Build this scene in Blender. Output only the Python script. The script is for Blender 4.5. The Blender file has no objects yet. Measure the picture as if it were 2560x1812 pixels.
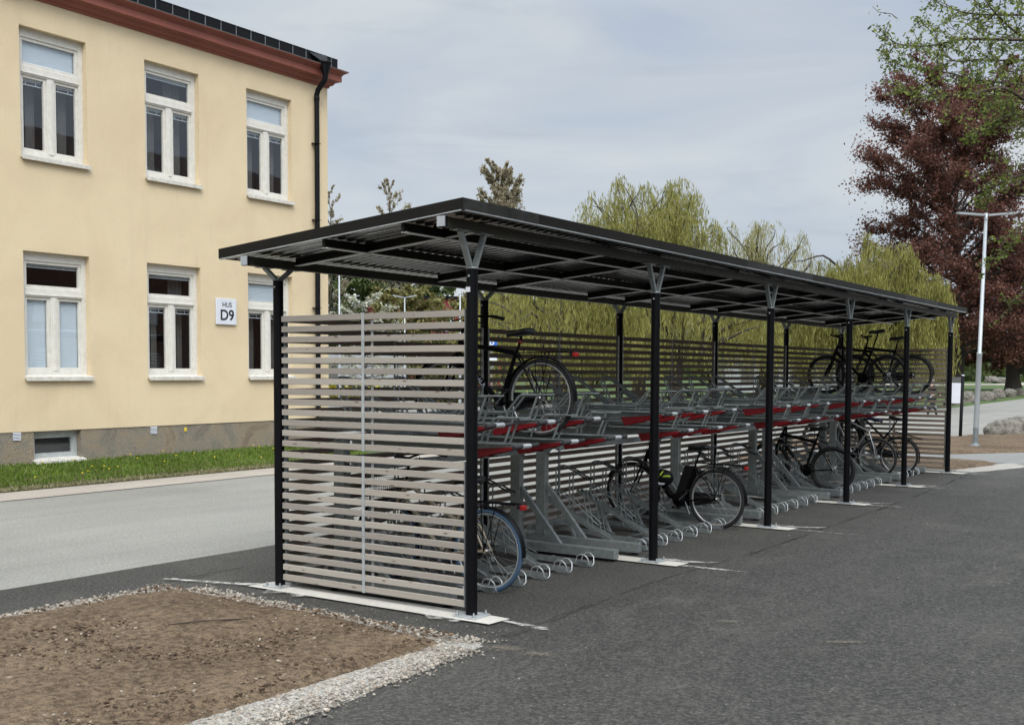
import bpy, math, random
import numpy as np
from mathutils import Vector, Matrix, noise as mnoise
PI = math.pi
random.seed(7); RNG = np.random.default_rng(11)
scene = bpy.context.scene
COL = scene.collection

# ------------------------------------------------------------------ camera model
F_PX, YAW, PITCH, ROLL, PY = 2782.912, 0.59804, -0.05269, 0.00397, 1076.11
CAM = np.array([4.78941, -6.51248, 1.8])
def cam_axes():
    cy, sy = math.cos(YAW), math.sin(YAW)
    fw = np.array([-sy*math.cos(PITCH), cy*math.cos(PITCH), math.sin(PITCH)])
    rt = np.array([cy, sy, 0.]); up = np.cross(rt, fw)
    r2 = rt*math.cos(ROLL)+up*math.sin(ROLL); u2 = -rt*math.sin(ROLL)+up*math.cos(ROLL)
    return fw, r2, u2
FW, RT, UP = cam_axes()
def at(px, py, dist):
    """point in the place seen at a photo pixel at a given depth (metres)"""
    return CAM+(FW+RT*(px-1280)/F_PX-UP*(py-PY)/F_PX)*dist
def ground(px, py, z=0.):
    d = FW+RT*(px-1280)/F_PX-UP*(py-PY)/F_PX
    return CAM+d*((z-CAM[2])/d[2])

# ------------------------------------------------------------------ materials
def newmat(name):
    m = bpy.data.materials.new(name); m.use_nodes = True
    nt = m.node_tree; nt.nodes.clear()
    out = nt.nodes.new('ShaderNodeOutputMaterial'); bs = nt.nodes.new('ShaderNodeBsdfPrincipled')
    nt.links.new(bs.outputs[0], out.inputs[0])
    return m, nt, bs, out
def node(nt, t, **kw):
    n = nt.nodes.new(t)
    for k, v in kw.items():
        if hasattr(n, k): setattr(n, k, v)
        else: n.inputs[k.replace('_', ' ')].default_value = v
    return n
def coords(nt, scale=(1, 1, 1), kind='Object', rot=(0, 0, 0)):
    tc = nt.nodes.new('ShaderNodeTexCoord'); mp = nt.nodes.new('ShaderNodeMapping')
    mp.inputs['Scale'].default_value = scale; mp.inputs['Rotation'].default_value = rot
    nt.links.new(tc.outputs[kind], mp.inputs[0]); return mp.outputs[0]
def noise_tex(nt, vec, scale, detail=4, rough=.55, dist=0):
    n = nt.nodes.new('ShaderNodeTexNoise'); n.inputs['Scale'].default_value = scale
    n.inputs['Detail'].default_value = detail; n.inputs['Roughness'].default_value = rough
    n.inputs['Distortion'].default_value = dist
    nt.links.new(vec, n.inputs['Vector']); return n.outputs['Fac']
def ramp(nt, fac, stops):
    r = nt.nodes.new('ShaderNodeValToRGB'); e = r.color_ramp.elements
    while len(e) < len(stops): e.new(.5)
    for i, (p, c) in enumerate(stops):
        e[i].position = p; e[i].color = (*c, 1) if len(c) == 3 else c
    nt.links.new(fac, r.inputs[0]); return r.outputs['Color']
def mixc(nt, fac, a, b, mode='MIX'):
    m = nt.nodes.new('ShaderNodeMix'); m.data_type = 'RGBA'; m.blend_type = mode
    for s, v in ((0, fac), (6, a), (7, b)):
        if isinstance(v, (int, float)): m.inputs[s].default_value = v
        elif isinstance(v, tuple): m.inputs[s].default_value = (*v, 1) if len(v) == 3 else v
        else: nt.links.new(v, m.inputs[s])
    return m.outputs[2]
def bump(nt, bs, h, strength=.3, dist=.01):
    b = nt.nodes.new('ShaderNodeBump'); b.inputs['Strength'].default_value = strength
    b.inputs['Distance'].default_value = dist
    nt.links.new(h, b.inputs['Height']); nt.links.new(b.outputs[0], bs.inputs['Normal'])
def simple(name, c, rough=.5, metal=0., var=.12, scale=6., bmp=0., bscale=60., c2=None, spec=.5):
    m, nt, bs, _ = newmat(name)
    v = coords(nt)
    f = noise_tex(nt, v, scale, 5, .6)
    c2 = c2 or tuple(x*(1-var*2) for x in c)
    col = ramp(nt, f, [(.3, c2), (.7, c)])
    nt.links.new(col, bs.inputs['Base Color'])
    bs.inputs['Roughness'].default_value = rough; bs.inputs['Metallic'].default_value = metal
    bs.inputs['Specular IOR Level'].default_value = spec
    if bmp: bump(nt, bs, noise_tex(nt, v, bscale, 3), bmp, .004)
    return m
M = {}
M['black'] = simple('black_paint', (.0045, .0045, .0055), .45, var=.15, scale=9, spec=.10)
M['black_dull'] = simple('black_plastic', (.006, .006, .007), .6, spec=.25)
M['fascia'] = simple('dark_fascia_steel', (.013, .0115, .0095), .5, var=.2, scale=2.2, c2=(.007, .007, .006), spec=.12)
M['flange'] = simple('lit_zinc_flange', (.80, .81, .80), .4, .3, scale=3, c2=(.66, .67, .66))  # zinc lightened in colour to stand for light off the ground
M['fascia2'] = simple('worn_fascia_steel', (.032, .031, .029), .5, var=.3, scale=7, c2=(.010, .010, .009), spec=.15)
M['beam'] = simple('beam_steel', (.050, .048, .036), .5, .1, scale=1.3, c2=(.032, .031, .024), spec=.2)
M['galv'] = simple('galvanised_steel', (.26, .285, .28), .40, .45, scale=18, c2=(.175, .195, .195), bmp=.08)
M['galv_light'] = simple('galvanised_bright', (.50, .52, .52), .40, .45, scale=14, c2=(.36, .385, .39))
M['roof_sheet'] = simple('roof_sheet_steel', (.30, .30, .295), .20, .92, scale=1.2, c2=(.21, .21, .21))
M['red'] = simple('red_plate', (.20, .005, .009), .5, var=.15)
M['grip'] = simple('rubber_grip', (.022, .022, .024), .75)
M['chrome'] = simple('chrome', (.7, .7, .7), .18, 1.)
M['tyre'] = simple('tyre_rubber', (.010, .010, .010), .85, bmp=.2, bscale=140)
M['rim_black'] = simple('black_rim', (.020, .020, .021), .4, .3)
M['tyre_blue'] = simple('blue_tyre', (.035, .085, .16), .8, bmp=.2, bscale=140, c2=(.05, .085, .13))
M['rim'] = simple('rim_alloy', (.46, .46, .45), .4, .6)
M['spoke'] = simple('spoke_steel', (.42, .42, .40), .4, .8)
M['beige'] = simple('beige_bike_paint', (.36, .31, .22), .4, c2=(.27, .23, .17))
M['silver'] = simple('silver_bike_paint', (.38, .38, .38), .35, .5)
M['saddle'] = simple('saddle_vinyl', (.014, .014, .016), .45)
M['saddle_blue'] = simple('saddle_navy', (.012, .016, .05), .5)
M['lightred'] = simple('red_lens', (.26, .008, .006), .25)
M['lightorange'] = simple('orange_lens', (.7, .13, .01), .3)
M['neon'] = simple('neon_yellow_plastic', (.55, .8, .05), .4)
M['white'] = simple('white_plastic', (.62, .64, .67), .4, var=.04)
M['text'] = simple('black_lettering', (.008, .008, .008), .6)
M['sillpaint'] = simple('weathered_white_paint', (.62, .60, .54), .55, scale=12, c2=(.44, .41, .34), bmp=.25, bscale=50)
M['greyframe'] = simple('grey_window_paint', (.42, .45, .44), .5, scale=9, c2=(.30, .32, .31))
M['blind'] = simple('blind_slats', (.66, .73, .78), .5, var=.02)
M['curtain'] = simple('grey_curtain', (.13, .125, .115), .9, scale=14)
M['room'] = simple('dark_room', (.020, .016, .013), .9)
M['cornice'] = simple('red_brown_cornice', (.24, .070, .043), .55, scale=1.5, c2=(.19, .052, .033))
M['gutter'] = simple('black_gutter_metal', (.0055, .006, .007), .42, scale=3, spec=.16)
M['seam'] = simple('gutter_seam', (.13, .14, .15), .5)
M['lampgrey'] = simple('lamp_grey_paint', (.36, .38, .385), .4, .25, scale=3, c2=(.30, .32, .33))
M['lampdark'] = simple('lamp_base_grey', (.16, .18, .18), .5)
M['darkpanel'] = simple('sign_header', (.10, .10, .09), .5)
M['redbarn'] = simple('red_cladding', (.20, .012, .018), .7, scale=3, c2=(.13, .010, .015))
M['blue_sign'] = simple('blue_sign', (.02, .12, .5), .4)
M['yellow'] = simple('yellow_petals', (.85, .62, .02), .6)
M['yellow_tag'] = simple('yellow_marker', (.70, .52, .06), .5)
M['skin'] = simple('skin', (.52, .33, .24), .6)
M['hair'] = simple('grey_hair', (.25, .23, .21), .8)
M['jacket'] = simple('dark_jacket', (.018, .018, .022), .9)
M['boots'] = simple('boots', (.015, .012, .012), .7)
M['opp_wall'] = simple('brick_opposite', (.15, .075, .05), .9, scale=3)
M['opp_roof'] = simple('roof_opposite', (.09, .055, .045), .9, scale=3)
M['bark'] = simple('bark', (.055, .045, .035), .9, scale=8, bmp=.6, bscale=12, c2=(.03, .025, .02))
M['twig'] = simple('twig_bark', (.06, .038, .026), .8)
M['lamp_shade'] = simple('white_lamp_shade', (.78, .78, .74), .7)
M['pale_wall'] = simple('pale_render_wall', (.33, .345, .35), .8, scale=.8)
M['darkwood'] = simple('dark_wood', (.04, .03, .025), .7)

def mat_wood(name, axis, ca, cb, dark):
    m, nt, bs, _ = newmat(name)
    sc = (1.2, 40, 40) if axis == 0 else (40, 1.2, 40)
    v = coords(nt, sc)
    f = noise_tex(nt, v, 1.6, 6, .65)
    col = ramp(nt, f, [(.3, cb), (.7, ca)])
    v2 = coords(nt, (2.6, 30, 11.9) if axis == 0 else (30, 2.6, 11.9))
    f2 = noise_tex(nt, v2, .55, 1)
    col = mixc(nt, ramp(nt, f2, [(.35, (0, 0, 0)), (.65, (.5, .5, .5))]), col, (ca[0]*.78, ca[1]*.72, ca[2]*.68))
    gi = nt.nodes.new('ShaderNodeNewGeometry'); col = mixc(nt, .55, col, ramp(nt, gi.outputs['Random Per Island'], [(0, (ca[0]*.62, ca[1]*.62, ca[2]*.64)), (.4, (ca[0]*.88, ca[1]*.86, ca[2]*.84)), (.75, (ca[0]*1.12, ca[1]*1.12, ca[2]*1.12)), (1, (ca[0]*.9, ca[1]*.82, ca[2]*.74))]))
    vk = coords(nt, (3.1, 9, 12) if axis == 0 else (9, 3.1, 12))
    vo = nt.nodes.new('ShaderNodeTexVoronoi'); vo.inputs['Scale'].default_value = 1.5
    nt.links.new(vk, vo.inputs['Vector'])
    k = ramp(nt, vo.outputs['Distance'], [(.07, (1, 1, 1)), (.14, (0, 0, 0))])
    col = mixc(nt, k, col, dark)
    nt.links.new(col, bs.inputs['Base Color']); bs.inputs['Roughness'].default_value = .75
    bump(nt, bs, f, .3, .003)
    return m
M['wood_front'] = mat_wood('greige_timber', 0, (.345, .312, .264), (.205, .182, .152), (.12, .085, .062))
M['wood_shade'] = mat_wood('shaded_timber', 0, (.185, .150, .118), (.115, .092, .072), (.06, .042, .034))  # darker copy of the front timber, shade put into its colour
M['wood_shade_long'] = mat_wood('shaded_timber_long', 1, (.185, .150, .118), (.115, .092, .072), (.06, .042, .034))  # same shaded copy, grain running along the shelter

def mat_plaster():
    m, nt, bs, _ = newmat('yellow_plaster')
    v = coords(nt)
    f = noise_tex(nt, v, .8, 6, .62, .6)
    col = ramp(nt, f, [(.30, (.565, .445, .28)), (.62, (.655, .53, .34))])
    f2 = noise_tex(nt, v, 3.3, 5, .7)
    col = mixc(nt, ramp(nt, f2, [(.60, (0, 0, 0)), (.78, (.35, .35, .35))]), col, (.42, .35, .22))
    g = noise_tex(nt, v, 55, 4, .7)
    col = mixc(nt, .28, col, ramp(nt, g, [(.3, (.45, .37, .24)), (.7, (.74, .62, .40))]))
    vv = coords(nt, (1, 1, .12)); st = noise_tex(nt, vv, 3.0, 4, .7)
    col = mixc(nt, ramp(nt, st, [(.56, (0, 0, 0)), (.78, (.22, .22, .22))]), col, (.40, .32, .21))
    nt.links.new(col, bs.inputs['Base Color']); bs.inputs['Roughness'].default_value = .92
    bump(nt, bs, g, .5, .01)
    return m
M['plaster'] = mat_plaster()
def mat_plinth():
    m, nt, bs, _ = newmat('stained_plinth')
    v = coords(nt)
    f = noise_tex(nt, v, 1.6, 7, .7, .5)
    col = ramp(nt, f, [(.36, (.15, .125, .088)), (.48, (.235, .205, .15)), (.56, (.30, .225, .135)), (.66, (.17, .115, .068))])
    g = noise_tex(nt, v, 45, 4, .7)
    col = mixc(nt, .35, col, ramp(nt, g, [(.3, (.13, .12, .10)), (.7, (.36, .33, .27))]))
    nt.links.new(col, bs.inputs['Base Color']); bs.inputs['Roughness'].default_value = .95
    bump(nt, bs, g, 1., .03)
    return m
M['plinth'] = mat_plinth()
def mat_frame():
    m, nt, bs, _ = newmat('peeling_white_paint')
    v = coords(nt); f = noise_tex(nt, v, 9, 8, .75)
    col = ramp(nt, f, [(.30, (.36, .31, .24)), (.35, (.56, .535, .47)), (.6, (.64, .615, .55))])
    nt.links.new(col, bs.inputs['Base Color']); bs.inputs['Roughness'].default_value = .55
    bump(nt, bs, f, .3, .004); return m
M['frame'] = mat_frame()
def mat_glass():
    m = bpy.data.materials.new('window_glass'); m.use_nodes = True; nt = m.node_tree; nt.nodes.clear()
    out = nt.nodes.new('ShaderNodeOutputMaterial'); mx = nt.nodes.new('ShaderNodeMixShader')
    tr = nt.nodes.new('ShaderNodeBsdfTransparent'); tr.inputs[0].default_value = (.94, .96, .96, 1)
    gl = nt.nodes.new('ShaderNodeBsdfGlossy'); gl.inputs['Roughness'].default_value = .02
    gl.inputs[0].default_value = (.86, .88, .92, 1)
    ge = nt.nodes.new('ShaderNodeNewGeometry'); dp_ = nt.nodes.new('ShaderNodeVectorMath'); dp_.operation = 'DOT_PRODUCT'
    nt.links.new(ge.outputs['Normal'], dp_.inputs[0]); nt.links.new(ge.outputs['Incoming'], dp_.inputs[1])
    def mth(op, a, b=None, c=None):
        m_ = nt.nodes.new('ShaderNodeMath'); m_.operation = op
        for k_, x_ in enumerate((a, b, c)):
            if x_ is None: continue
            if isinstance(x_, (int, float)): m_.inputs[k_].default_value = x_
            else: nt.links.new(x_, m_.inputs[k_])
        return m_.outputs[0]
    sch = mth('MULTIPLY_ADD', mth('POWER', mth('SUBTRACT', 1., mth('ABSOLUTE', dp_.outputs['Value'])), 4.), .92, .13)
    nt.links.new(sch, mx.inputs[0])
    nt.links.new(tr.outputs[0], mx.inputs[1]); nt.links.new(gl.outputs[0], mx.inputs[2]); nt.links.new(mx.outputs[0], out.inputs[0])
    v = coords(nt); b = nt.nodes.new('ShaderNodeBump'); b.inputs['Strength'].default_value = .06; b.inputs['Distance'].default_value = .02
    nt.links.new(noise_tex(nt, v, 1.4, 2), b.inputs['Height']); nt.links.new(b.outputs[0], gl.inputs['Normal'])
    return m
M['glass'] = mat_glass()

def mat_ground(name, lo, hi, grit_lo, grit_hi, gscale, gmix, big=.35, stain=None, bmp=.5, bd=.01, rough=.9, streak=None, specks=0):
    m, nt, bs, _ = newmat(name)
    v = coords(nt)
    f = noise_tex(nt, v, big, 6, .62, .4)
    col = ramp(nt, f, [(.33, lo), (.67, hi)])
    if streak:
        vs = coords(nt, (1.6, .10, 1)); s = noise_tex(nt, vs, 1.3, 5, .6)
        col = mixc(nt, ramp(nt, s, [(.42, (0, 0, 0)), (.72, (.5, .5, .5))]), col, streak)
    if stain:
        s = noise_tex(nt, v, 1.1, 7, .75, .8)
        col = mixc(nt, ramp(nt, s, [(.63, (0, 0, 0)), (.72, (.55, .55, .55))]), col, stain)
    g = noise_tex(nt, v, gscale, 3, .8)
    col = mixc(nt, gmix, col, ramp(nt, g, [(.38, grit_lo), (.62, grit_hi)]))
    if specks:
        vo = nt.nodes.new('ShaderNodeTexVoronoi'); vo.inputs['Scale'].default_value = specks
        nt.links.new(v, vo.inputs['Vector'])
        k = ramp(nt, vo.outputs['Distance'], [(.10, (1, 1, 1)), (.17, (0, 0, 0))])
        k = mixc(nt, 1., k, ramp(nt, noise_tex(nt, v, 2.1, 3), [(.5, (0, 0, 0)), (.7, (1, 1, 1))]), 'MULTIPLY')
        col = mixc(nt, k, col, (.34, .32, .28))
    nt.links.new(col, bs.inputs['Base Color']); bs.inputs['Roughness'].default_value = rough
    bs.inputs['Specular IOR Level'].default_value = .3
    bump(nt, bs, g, bmp, bd)
    return m
def mat_asphalt():
    m, nt, bs, _ = newmat('new_asphalt'); v = coords(nt)
    f = noise_tex(nt, v, .38, 7, .66, .8)
    col = ramp(nt, f, [(.38, (.028, .0265, .023)), (.5, (.054, .051, .044)), (.62, (.098, .093, .080))])
    vs = coords(nt, (.7, .10, 1), rot=(0, 0, .05)); s1 = noise_tex(nt, vs, 2.2, 7, .68, .6)        # paver and tyre tracks
    col = mixc(nt, ramp(nt, s1, [(.44, (0, 0, 0)), (.66, (.6, .6, .6))]), col, (.085, .080, .068))
    s2 = noise_tex(nt, coords(nt, (1.1, .45, 1), rot=(0, 0, -.5)), 1.5, 8, .78, 1.2)               # dust
    col = mixc(nt, ramp(nt, s2, [(.52, (0, 0, 0)), (.62, (.45, .45, .45)), (.72, (.85, .85, .85))]), col, (.165, .150, .118))
    s3 = noise_tex(nt, v, 1.1, 6, .7, .5)
    col = mixc(nt, ramp(nt, s3, [(.54, (0, 0, 0)), (.68, (.55, .55, .55))]), col, (.022, .021, .019))
    g = noise_tex(nt, v, 38, 4, .9)
    col = mixc(nt, .62, col, ramp(nt, g, [(.41, (.007, .0066, .006)), (.50, (.048, .0455, .039)), (.61, (.160, .151, .130))]))
    vo = nt.nodes.new('ShaderNodeTexVoronoi'); vo.inputs['Scale'].default_value = 17; nt.links.new(v, vo.inputs['Vector'])
    k = ramp(nt, vo.outputs['Distance'], [(.07, (1, 1, 1)), (.13, (0, 0, 0))])
    k = mixc(nt, 1., k, ramp(nt, noise_tex(nt, v, 3.1, 3), [(.55, (0, 0, 0)), (.62, (1, 1, 1))]), 'MULTIPLY')
    col = mixc(nt, k, col, (.34, .32, .27))
    nt.links.new(col, bs.inputs['Base Color']); bs.inputs['Roughness'].default_value = .78; bs.inputs['Specular IOR Level'].default_value = .32
    bump(nt, bs, g, 1., .03); return m
M['asphalt_new'] = mat_asphalt()
M['joint'] = mat_ground('dark_joint', (.020, .019, .017), (.040, .038, .033), (.008, .008, .007), (.09, .085, .075), 40, .5, 2., bmp=.8)
_nt = M['joint'].node_tree; _b = [n for n in _nt.nodes if n.type == 'BSDF_PRINCIPLED'][0]
_nt.links.new(ramp(_nt, noise_tex(_nt, coords(_nt, (3, .8, 1)), 1.9, 6, .7), [(.42, (.0, .0, .0)), (.60, (.75, .75, .75))]), _b.inputs['Alpha'])
M['asphalt_old'] = mat_ground('old_asphalt', (.168, .162, .141), (.230, .223, .195), (.10, .096, .084), (.31, .298, .26), 34, .35, .28,
                              bmp=.3, streak=(.115, .112, .100), stain=(.105, .102, .092))
M['asphalt_mid'] = mat_ground('path_asphalt', (.15, .147, .135), (.20, .195, .178), (.11, .108, .10), (.25, .245, .225), 60, .35, .3, bmp=.3, streak=(.19, .19, .185))
M['kerb'] = mat_ground('concrete_edge', (.27, .235, .195), (.34, .30, .25), (.20, .18, .15), (.39, .35, .295), 50, .3, .9)
M['soil'] = mat_ground('bare_soil', (.066, .040, .021), (.165, .116, .070), (.024, .015, .008), (.22, .158, .098), 20, .5, .9,
                       stain=(.215, .158, .100), bmp=1., bd=.05, rough=1., specks=17)
M['gravel_base'] = mat_ground('gravel_bed', (.22, .19, .155), (.31, .28, .235), (.12, .11, .09), (.56, .53, .47), 60, .75, 2., bmp=1., bd=.02)
M['cement'] = mat_ground('cement_slab', (.38, .355, .305), (.50, .475, .415), (.30, .28, .24), (.56, .53, .47), 40, .25, 1.6, bmp=.25, stain=(.46, .44, .40))
M['lawn'] = mat_ground('lawn', (.030, .055, .010), (.060, .095, .020), (.02, .04, .009), (.09, .125, .035), 14, .4, .12, bmp=.8, bd=.03, stain=(.13, .13, .06))
M['rock'] = mat_ground('granite_boulder', (.075, .066, .054), (.19, .172, .142), (.035, .031, .025), (.25, .23, .19), 9, .45, 1.3, bmp=.7, bd=.03, stain=(.12, .115, .10))

def mat_leaf(name, cols, trans=.3, rough=.6):
    m, nt, bs, out = newmat(name)
    g = nt.nodes.new('ShaderNodeNewGeometry')
    stops = [(i/(len(cols)-1), c) for i, c in enumerate(cols)]
    c1 = ramp(nt, g.outputs['Random Per Island'], stops)
    v = coords(nt, kind='Object'); f = noise_tex(nt, v, .55, 3, .6)
    c1 = mixc(nt, ramp(nt, f, [(.38, (.35, .35, .35)), (.6, (0, 0, 0))]), c1, tuple(x*.45 for x in cols[0]))  # noise clumps mixed darker, shadow put into the leaf colour
    nt.links.new(c1, bs.inputs['Base Color']); bs.inputs['Roughness'].default_value = rough
    bs.inputs['Specular IOR Level'].default_value = .25
    tl = nt.nodes.new('ShaderNodeBsdfTranslucent'); nt.links.new(c1, tl.inputs[0])
    mx = nt.nodes.new('ShaderNodeMixShader'); mx.inputs[0].default_value = trans
    nt.links.new(bs.outputs[0], mx.inputs[1]); nt.links.new(tl.outputs[0], mx.inputs[2]); nt.links.new(mx.outputs[0], out.inputs[0])
    return m
M['willow'] = mat_leaf('willow_leaves', [(.15, .155, .038), (.27, .265, .062), (.40, .385, .12), (.29, .24, .09)], .5)
M['willow_pale'] = mat_leaf('pale_willow_leaves', [(.22, .21, .085), (.36, .34, .13), (.46, .43, .20), (.30, .26, .13)], .5)
M['beech'] = mat_leaf('copper_leaves', [(.105, .044, .032), (.165, .072, .052), (.24, .112, .083)], .45)
M['beech2'] = mat_leaf('copper_leaves_low', [(.105, .043, .029), (.175, .075, .052), (.24, .115, .082)], .35)
M['leaf_green'] = mat_leaf('young_green_leaves', [(.07, .095, .025), (.16, .20, .045), (.30, .35, .085)], .55, .5)
M['dark_green'] = mat_leaf('dark_green_leaves', [(.045, .070, .020), (.080, .115, .032), (.13, .165, .050)], .3)
M['conifer'] = mat_leaf('conifer_needles', [(.02, .04, .018), (.04, .07, .03), (.06, .09, .045)], .1)
M['birch'] = mat_leaf('birch_twigs', [(.26, .21, .13), (.38, .33, .21), (.44, .40, .27), (.28, .23, .17)], .5)
M['olive'] = mat_leaf('olive_leaves', [(.12, .11, .035), (.20, .185, .06), (.27, .25, .10)], .3)
M['blossom'] = mat_leaf('white_blossom', [(.34, .34, .25), (.55, .54, .46), (.24, .27, .14)], .2)
M['yellow_hedge'] = mat_leaf('yellow_flowers', [(.30, .28, .03), (.62, .52, .03), (.16, .20, .03)], .2)
M['grass'] = mat_leaf('grass_blades', [(.075, .135, .014), (.13, .215, .024), (.19, .27, .042), (.22, .225, .095)], .35)
M['dry_grass'] = mat_leaf('dry_grass', [(.22, .19, .10), (.30, .27, .16), (.14, .16, .05)], .2)
def mat_stone():
    m, nt, bs, out = newmat('crushed_stone')
    g = nt.nodes.new('ShaderNodeNewGeometry')
    c = ramp(nt, g.outputs['Random Per Island'], [(0, (.11, .095, .078)), (.4, (.235, .208, .168)), (.75, (.36, .325, .268)), (1, (.20, .145, .10))])
    nt.links.new(c, bs.inputs['Base Color']); bs.inputs['Roughness'].default_value = .9
    return m
M['stone'] = mat_stone()
def mat_clod():
    m, nt, bs, out = newmat('soil_clods')
    g = nt.nodes.new('ShaderNodeNewGeometry')
    c = ramp(nt, g.outputs['Random Per Island'], [(0, (.035, .02, .011)), (.5, (.085, .054, .030)), (.93, (.155, .108, .066)), (1, (.34, .30, .24))])
    nt.links.new(c, bs.inputs['Base Color']); bs.inputs['Roughness'].default_value = 1.
    return m
M['clod'] = mat_clod()

# ------------------------------------------------------------------ mesh building
class MB:
    def __init__(s): s.v = []; s.f = []; s.sm = []
    def add(s, vs, fs, smooth=False):
        b = len(s.v); s.v += [tuple(float(c) for c in p) for p in vs]
        s.f += [tuple(b+i for i in f) for f in fs]; s.sm += [smooth]*len(fs); return s
    def box(s, x0, x1, y0, y1, z0, z1, b=0.):
        if b <= 0:
            vs = [(x, y, z) for x in (x0, x1) for y in (y0, y1) for z in (z0, z1)]
            return s.add(vs, [(0, 1, 3, 2), (4, 6, 7, 5), (0, 4, 5, 1), (2, 3, 7, 6), (0, 2, 6, 4), (1, 5, 7, 3)])
        bm = bmesh_box(x0, x1, y0, y1, z0, z1, b)
        return s.add(*bm)
    def bar(s, a, b, w, h, up=(0, 0, 1)):
        a = Vector(a); b = Vector(b); d = (b-a).normalized(); u = Vector(up)
        if abs(d.dot(u)) > .98: u = Vector((1, 0, 0))
        r = d.cross(u).normalized(); u = r.cross(d).normalized()
        vs = [p+r*sx*w/2+u*sz*h/2 for p in (a, b) for sx in (-1, 1) for sz in (-1, 1)]
        return s.add(vs, [(0, 1, 3, 2), (4, 6, 7, 5), (0, 4, 5, 1), (2, 3, 7, 6), (0, 2, 6, 4), (1, 5, 7, 3)])
    def tube(s, pts, r, n=8, cap=True):
        pts = [Vector(p) for p in pts]; rs = r if isinstance(r, (list, tuple)) else [r]*len(pts)
        vs = []; fs = []; prev = None
        for i, p in enumerate(pts):
            d = (pts[min(i+1, len(pts)-1)]-pts[max(i-1, 0)])
            d = d.normalized() if d.length > 1e-9 else Vector((0, 0, 1))
            if prev is None:
                u = Vector((0, 0, 1)) if abs(d.z) < .9 else Vector((1, 0, 0))
                x = d.cross(u).normalized()
            else: x = (prev-d*prev.dot(d)).normalized()
            prev = x; y = d.cross(x)
            for k in range(n):
                a = 2*PI*k/n; vs.append(p+(x*math.cos(a)+y*math.sin(a))*rs[i])
        for i in range(len(pts)-1):
            for k in range(n):
                k2 = (k+1) % n; fs.append((i*n+k, i*n+k2, (i+1)*n+k2, (i+1)*n+k))
        s.add(vs, fs, True)
        if cap:
            s.add(vs[:n], [tuple(range(n))[::-1]]); s.add(vs[-n:], [tuple(range(n))])
        return s
    def lathe(s, c, prof, n=20, axis=2):
        c = Vector(c); vs = []; fs = []
        for (r, h) in prof:
            for k in range(n):
                a = 2*PI*k/n; p = (r*math.cos(a), r*math.sin(a), h)
                if axis == 1: p = (p[0], p[2], p[1])
                if axis == 0: p = (p[2], p[0], p[1])
                vs.append(c+Vector(p))
        for i in range(len(prof)-1):
            for k in range(n):
                k2 = (k+1) % n; fs.append((i*n+k, i*n+k2, (i+1)*n+k2, (i+1)*n+k))
        return s.add(vs, fs, True)
    def torus(s, c, R, r, n=40, m=8, a0=0, a1=2*PI, sq=1.):
        """ring round the local y axis"""
        vs = []; fs = []; full = abs(a1-a0-2*PI) < 1e-6; nn = n if full else n+1
        for i in range(nn):
            a = a0+(a1-a0)*i/n
            for k in range(m):
                b = 2*PI*k/m; rr = R+r*math.cos(b)
                vs.append((c[0]+rr*math.cos(a), c[1]+r*sq*math.sin(b), c[2]+rr*math.sin(a)))
        for i in range(n):
            i2 = (i+1) % nn
            for k in range(m):
                k2 = (k+1) % m; fs.append((i*m+k, i2*m+k, i2*m+k2, i*m+k2))
        return s.add(vs, fs, True)
    def strip(s, c, R, w, t, a0, a1, n=24):
        """curved band (mudguard) round local y"""
        vs = []; fs = []
        for i in range(n+1):
            a = a0+(a1-a0)*i/n; ca, sa = math.cos(a), math.sin(a)
            for (rr, y) in ((R-.006, -w/2), (R+t, -w/4), (R+t, w/4), (R-.006, w/2)):
                vs.append((c[0]+rr*ca, c[1]+y, c[2]+rr*sa))
        for i in range(n):
            for k in range(3): fs.append((i*4+k, i*4+k+1, i*4+k+5, i*4+k+4))
        return s.add(vs, fs, True)
    def prism(s, pts, vec):
        """planar polygon extruded by a vector"""
        n = len(pts); v = Vector(vec); P = [Vector(p) for p in pts]
        vs = P+[p+v for p in P]
        fs = [tuple(range(n)), tuple(range(2*n-1, n-1, -1))]+[(i, i+n, (i+1) % n+n, (i+1) % n) for i in range(n)]
        return s.add(vs, fs)
    def build(s, name, mat, parent=None, loc=None, recalc=True):
        me = bpy.data.meshes.new(name)
        off = Vector(loc) if loc is not None else Vector((0, 0, 0))
        me.from_pydata([tuple(Vector(p)-off) for p in s.v], [], s.f)
        me.polygons.foreach_set('use_smooth', s.sm)
        me.materials.append(mat); me.update()
        import bmesh
        if recalc: bm = bmesh.new(); bm.from_mesh(me); bmesh.ops.recalc_face_normals(bm, faces=bm.faces); bm.to_mesh(me); bm.free()
        o = bpy.data.objects.new(name, me); COL.objects.link(o)
        if loc is not None: o.location = loc
        if parent is not None: o.parent = parent
        return o
def bmesh_box(x0, x1, y0, y1, z0, z1, b):
    import bmesh
    bm = bmesh.new(); bmesh.ops.create_cube(bm, size=1)
    for v in bm.verts:
        v.co = Vector((x0+(v.co.x+.5)*(x1-x0), y0+(v.co.y+.5)*(y1-y0), z0+(v.co.z+.5)*(z1-z0)))
    bmesh.ops.bevel(bm, geom=bm.edges[:], offset=b, segments=2, profile=.5, affect='EDGES')
    vs = [v.co.copy() for v in bm.verts]; fs = [tuple(v.index for v in f.verts) for f in bm.faces]
    bm.verts.index_update(); vs = [v.co.copy() for v in bm.verts]; fs = [tuple(v.index for v in f.verts) for f in bm.faces]
    bm.free(); return vs, fs
def tag(o, label=None, cat=None, group=None, kind=None):
    if label: o['label'] = label
    if cat: o['category'] = cat
    if group: o['group'] = group
    if kind: o['kind'] = kind
    return o
def empty(name, loc=(0, 0, 0), label=None, cat=None, group=None):
    o = bpy.data.objects.new(name, None); COL.objects.link(o); o.location = loc
    o.empty_display_size = .1
    return tag(o, label, cat, group)
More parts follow.
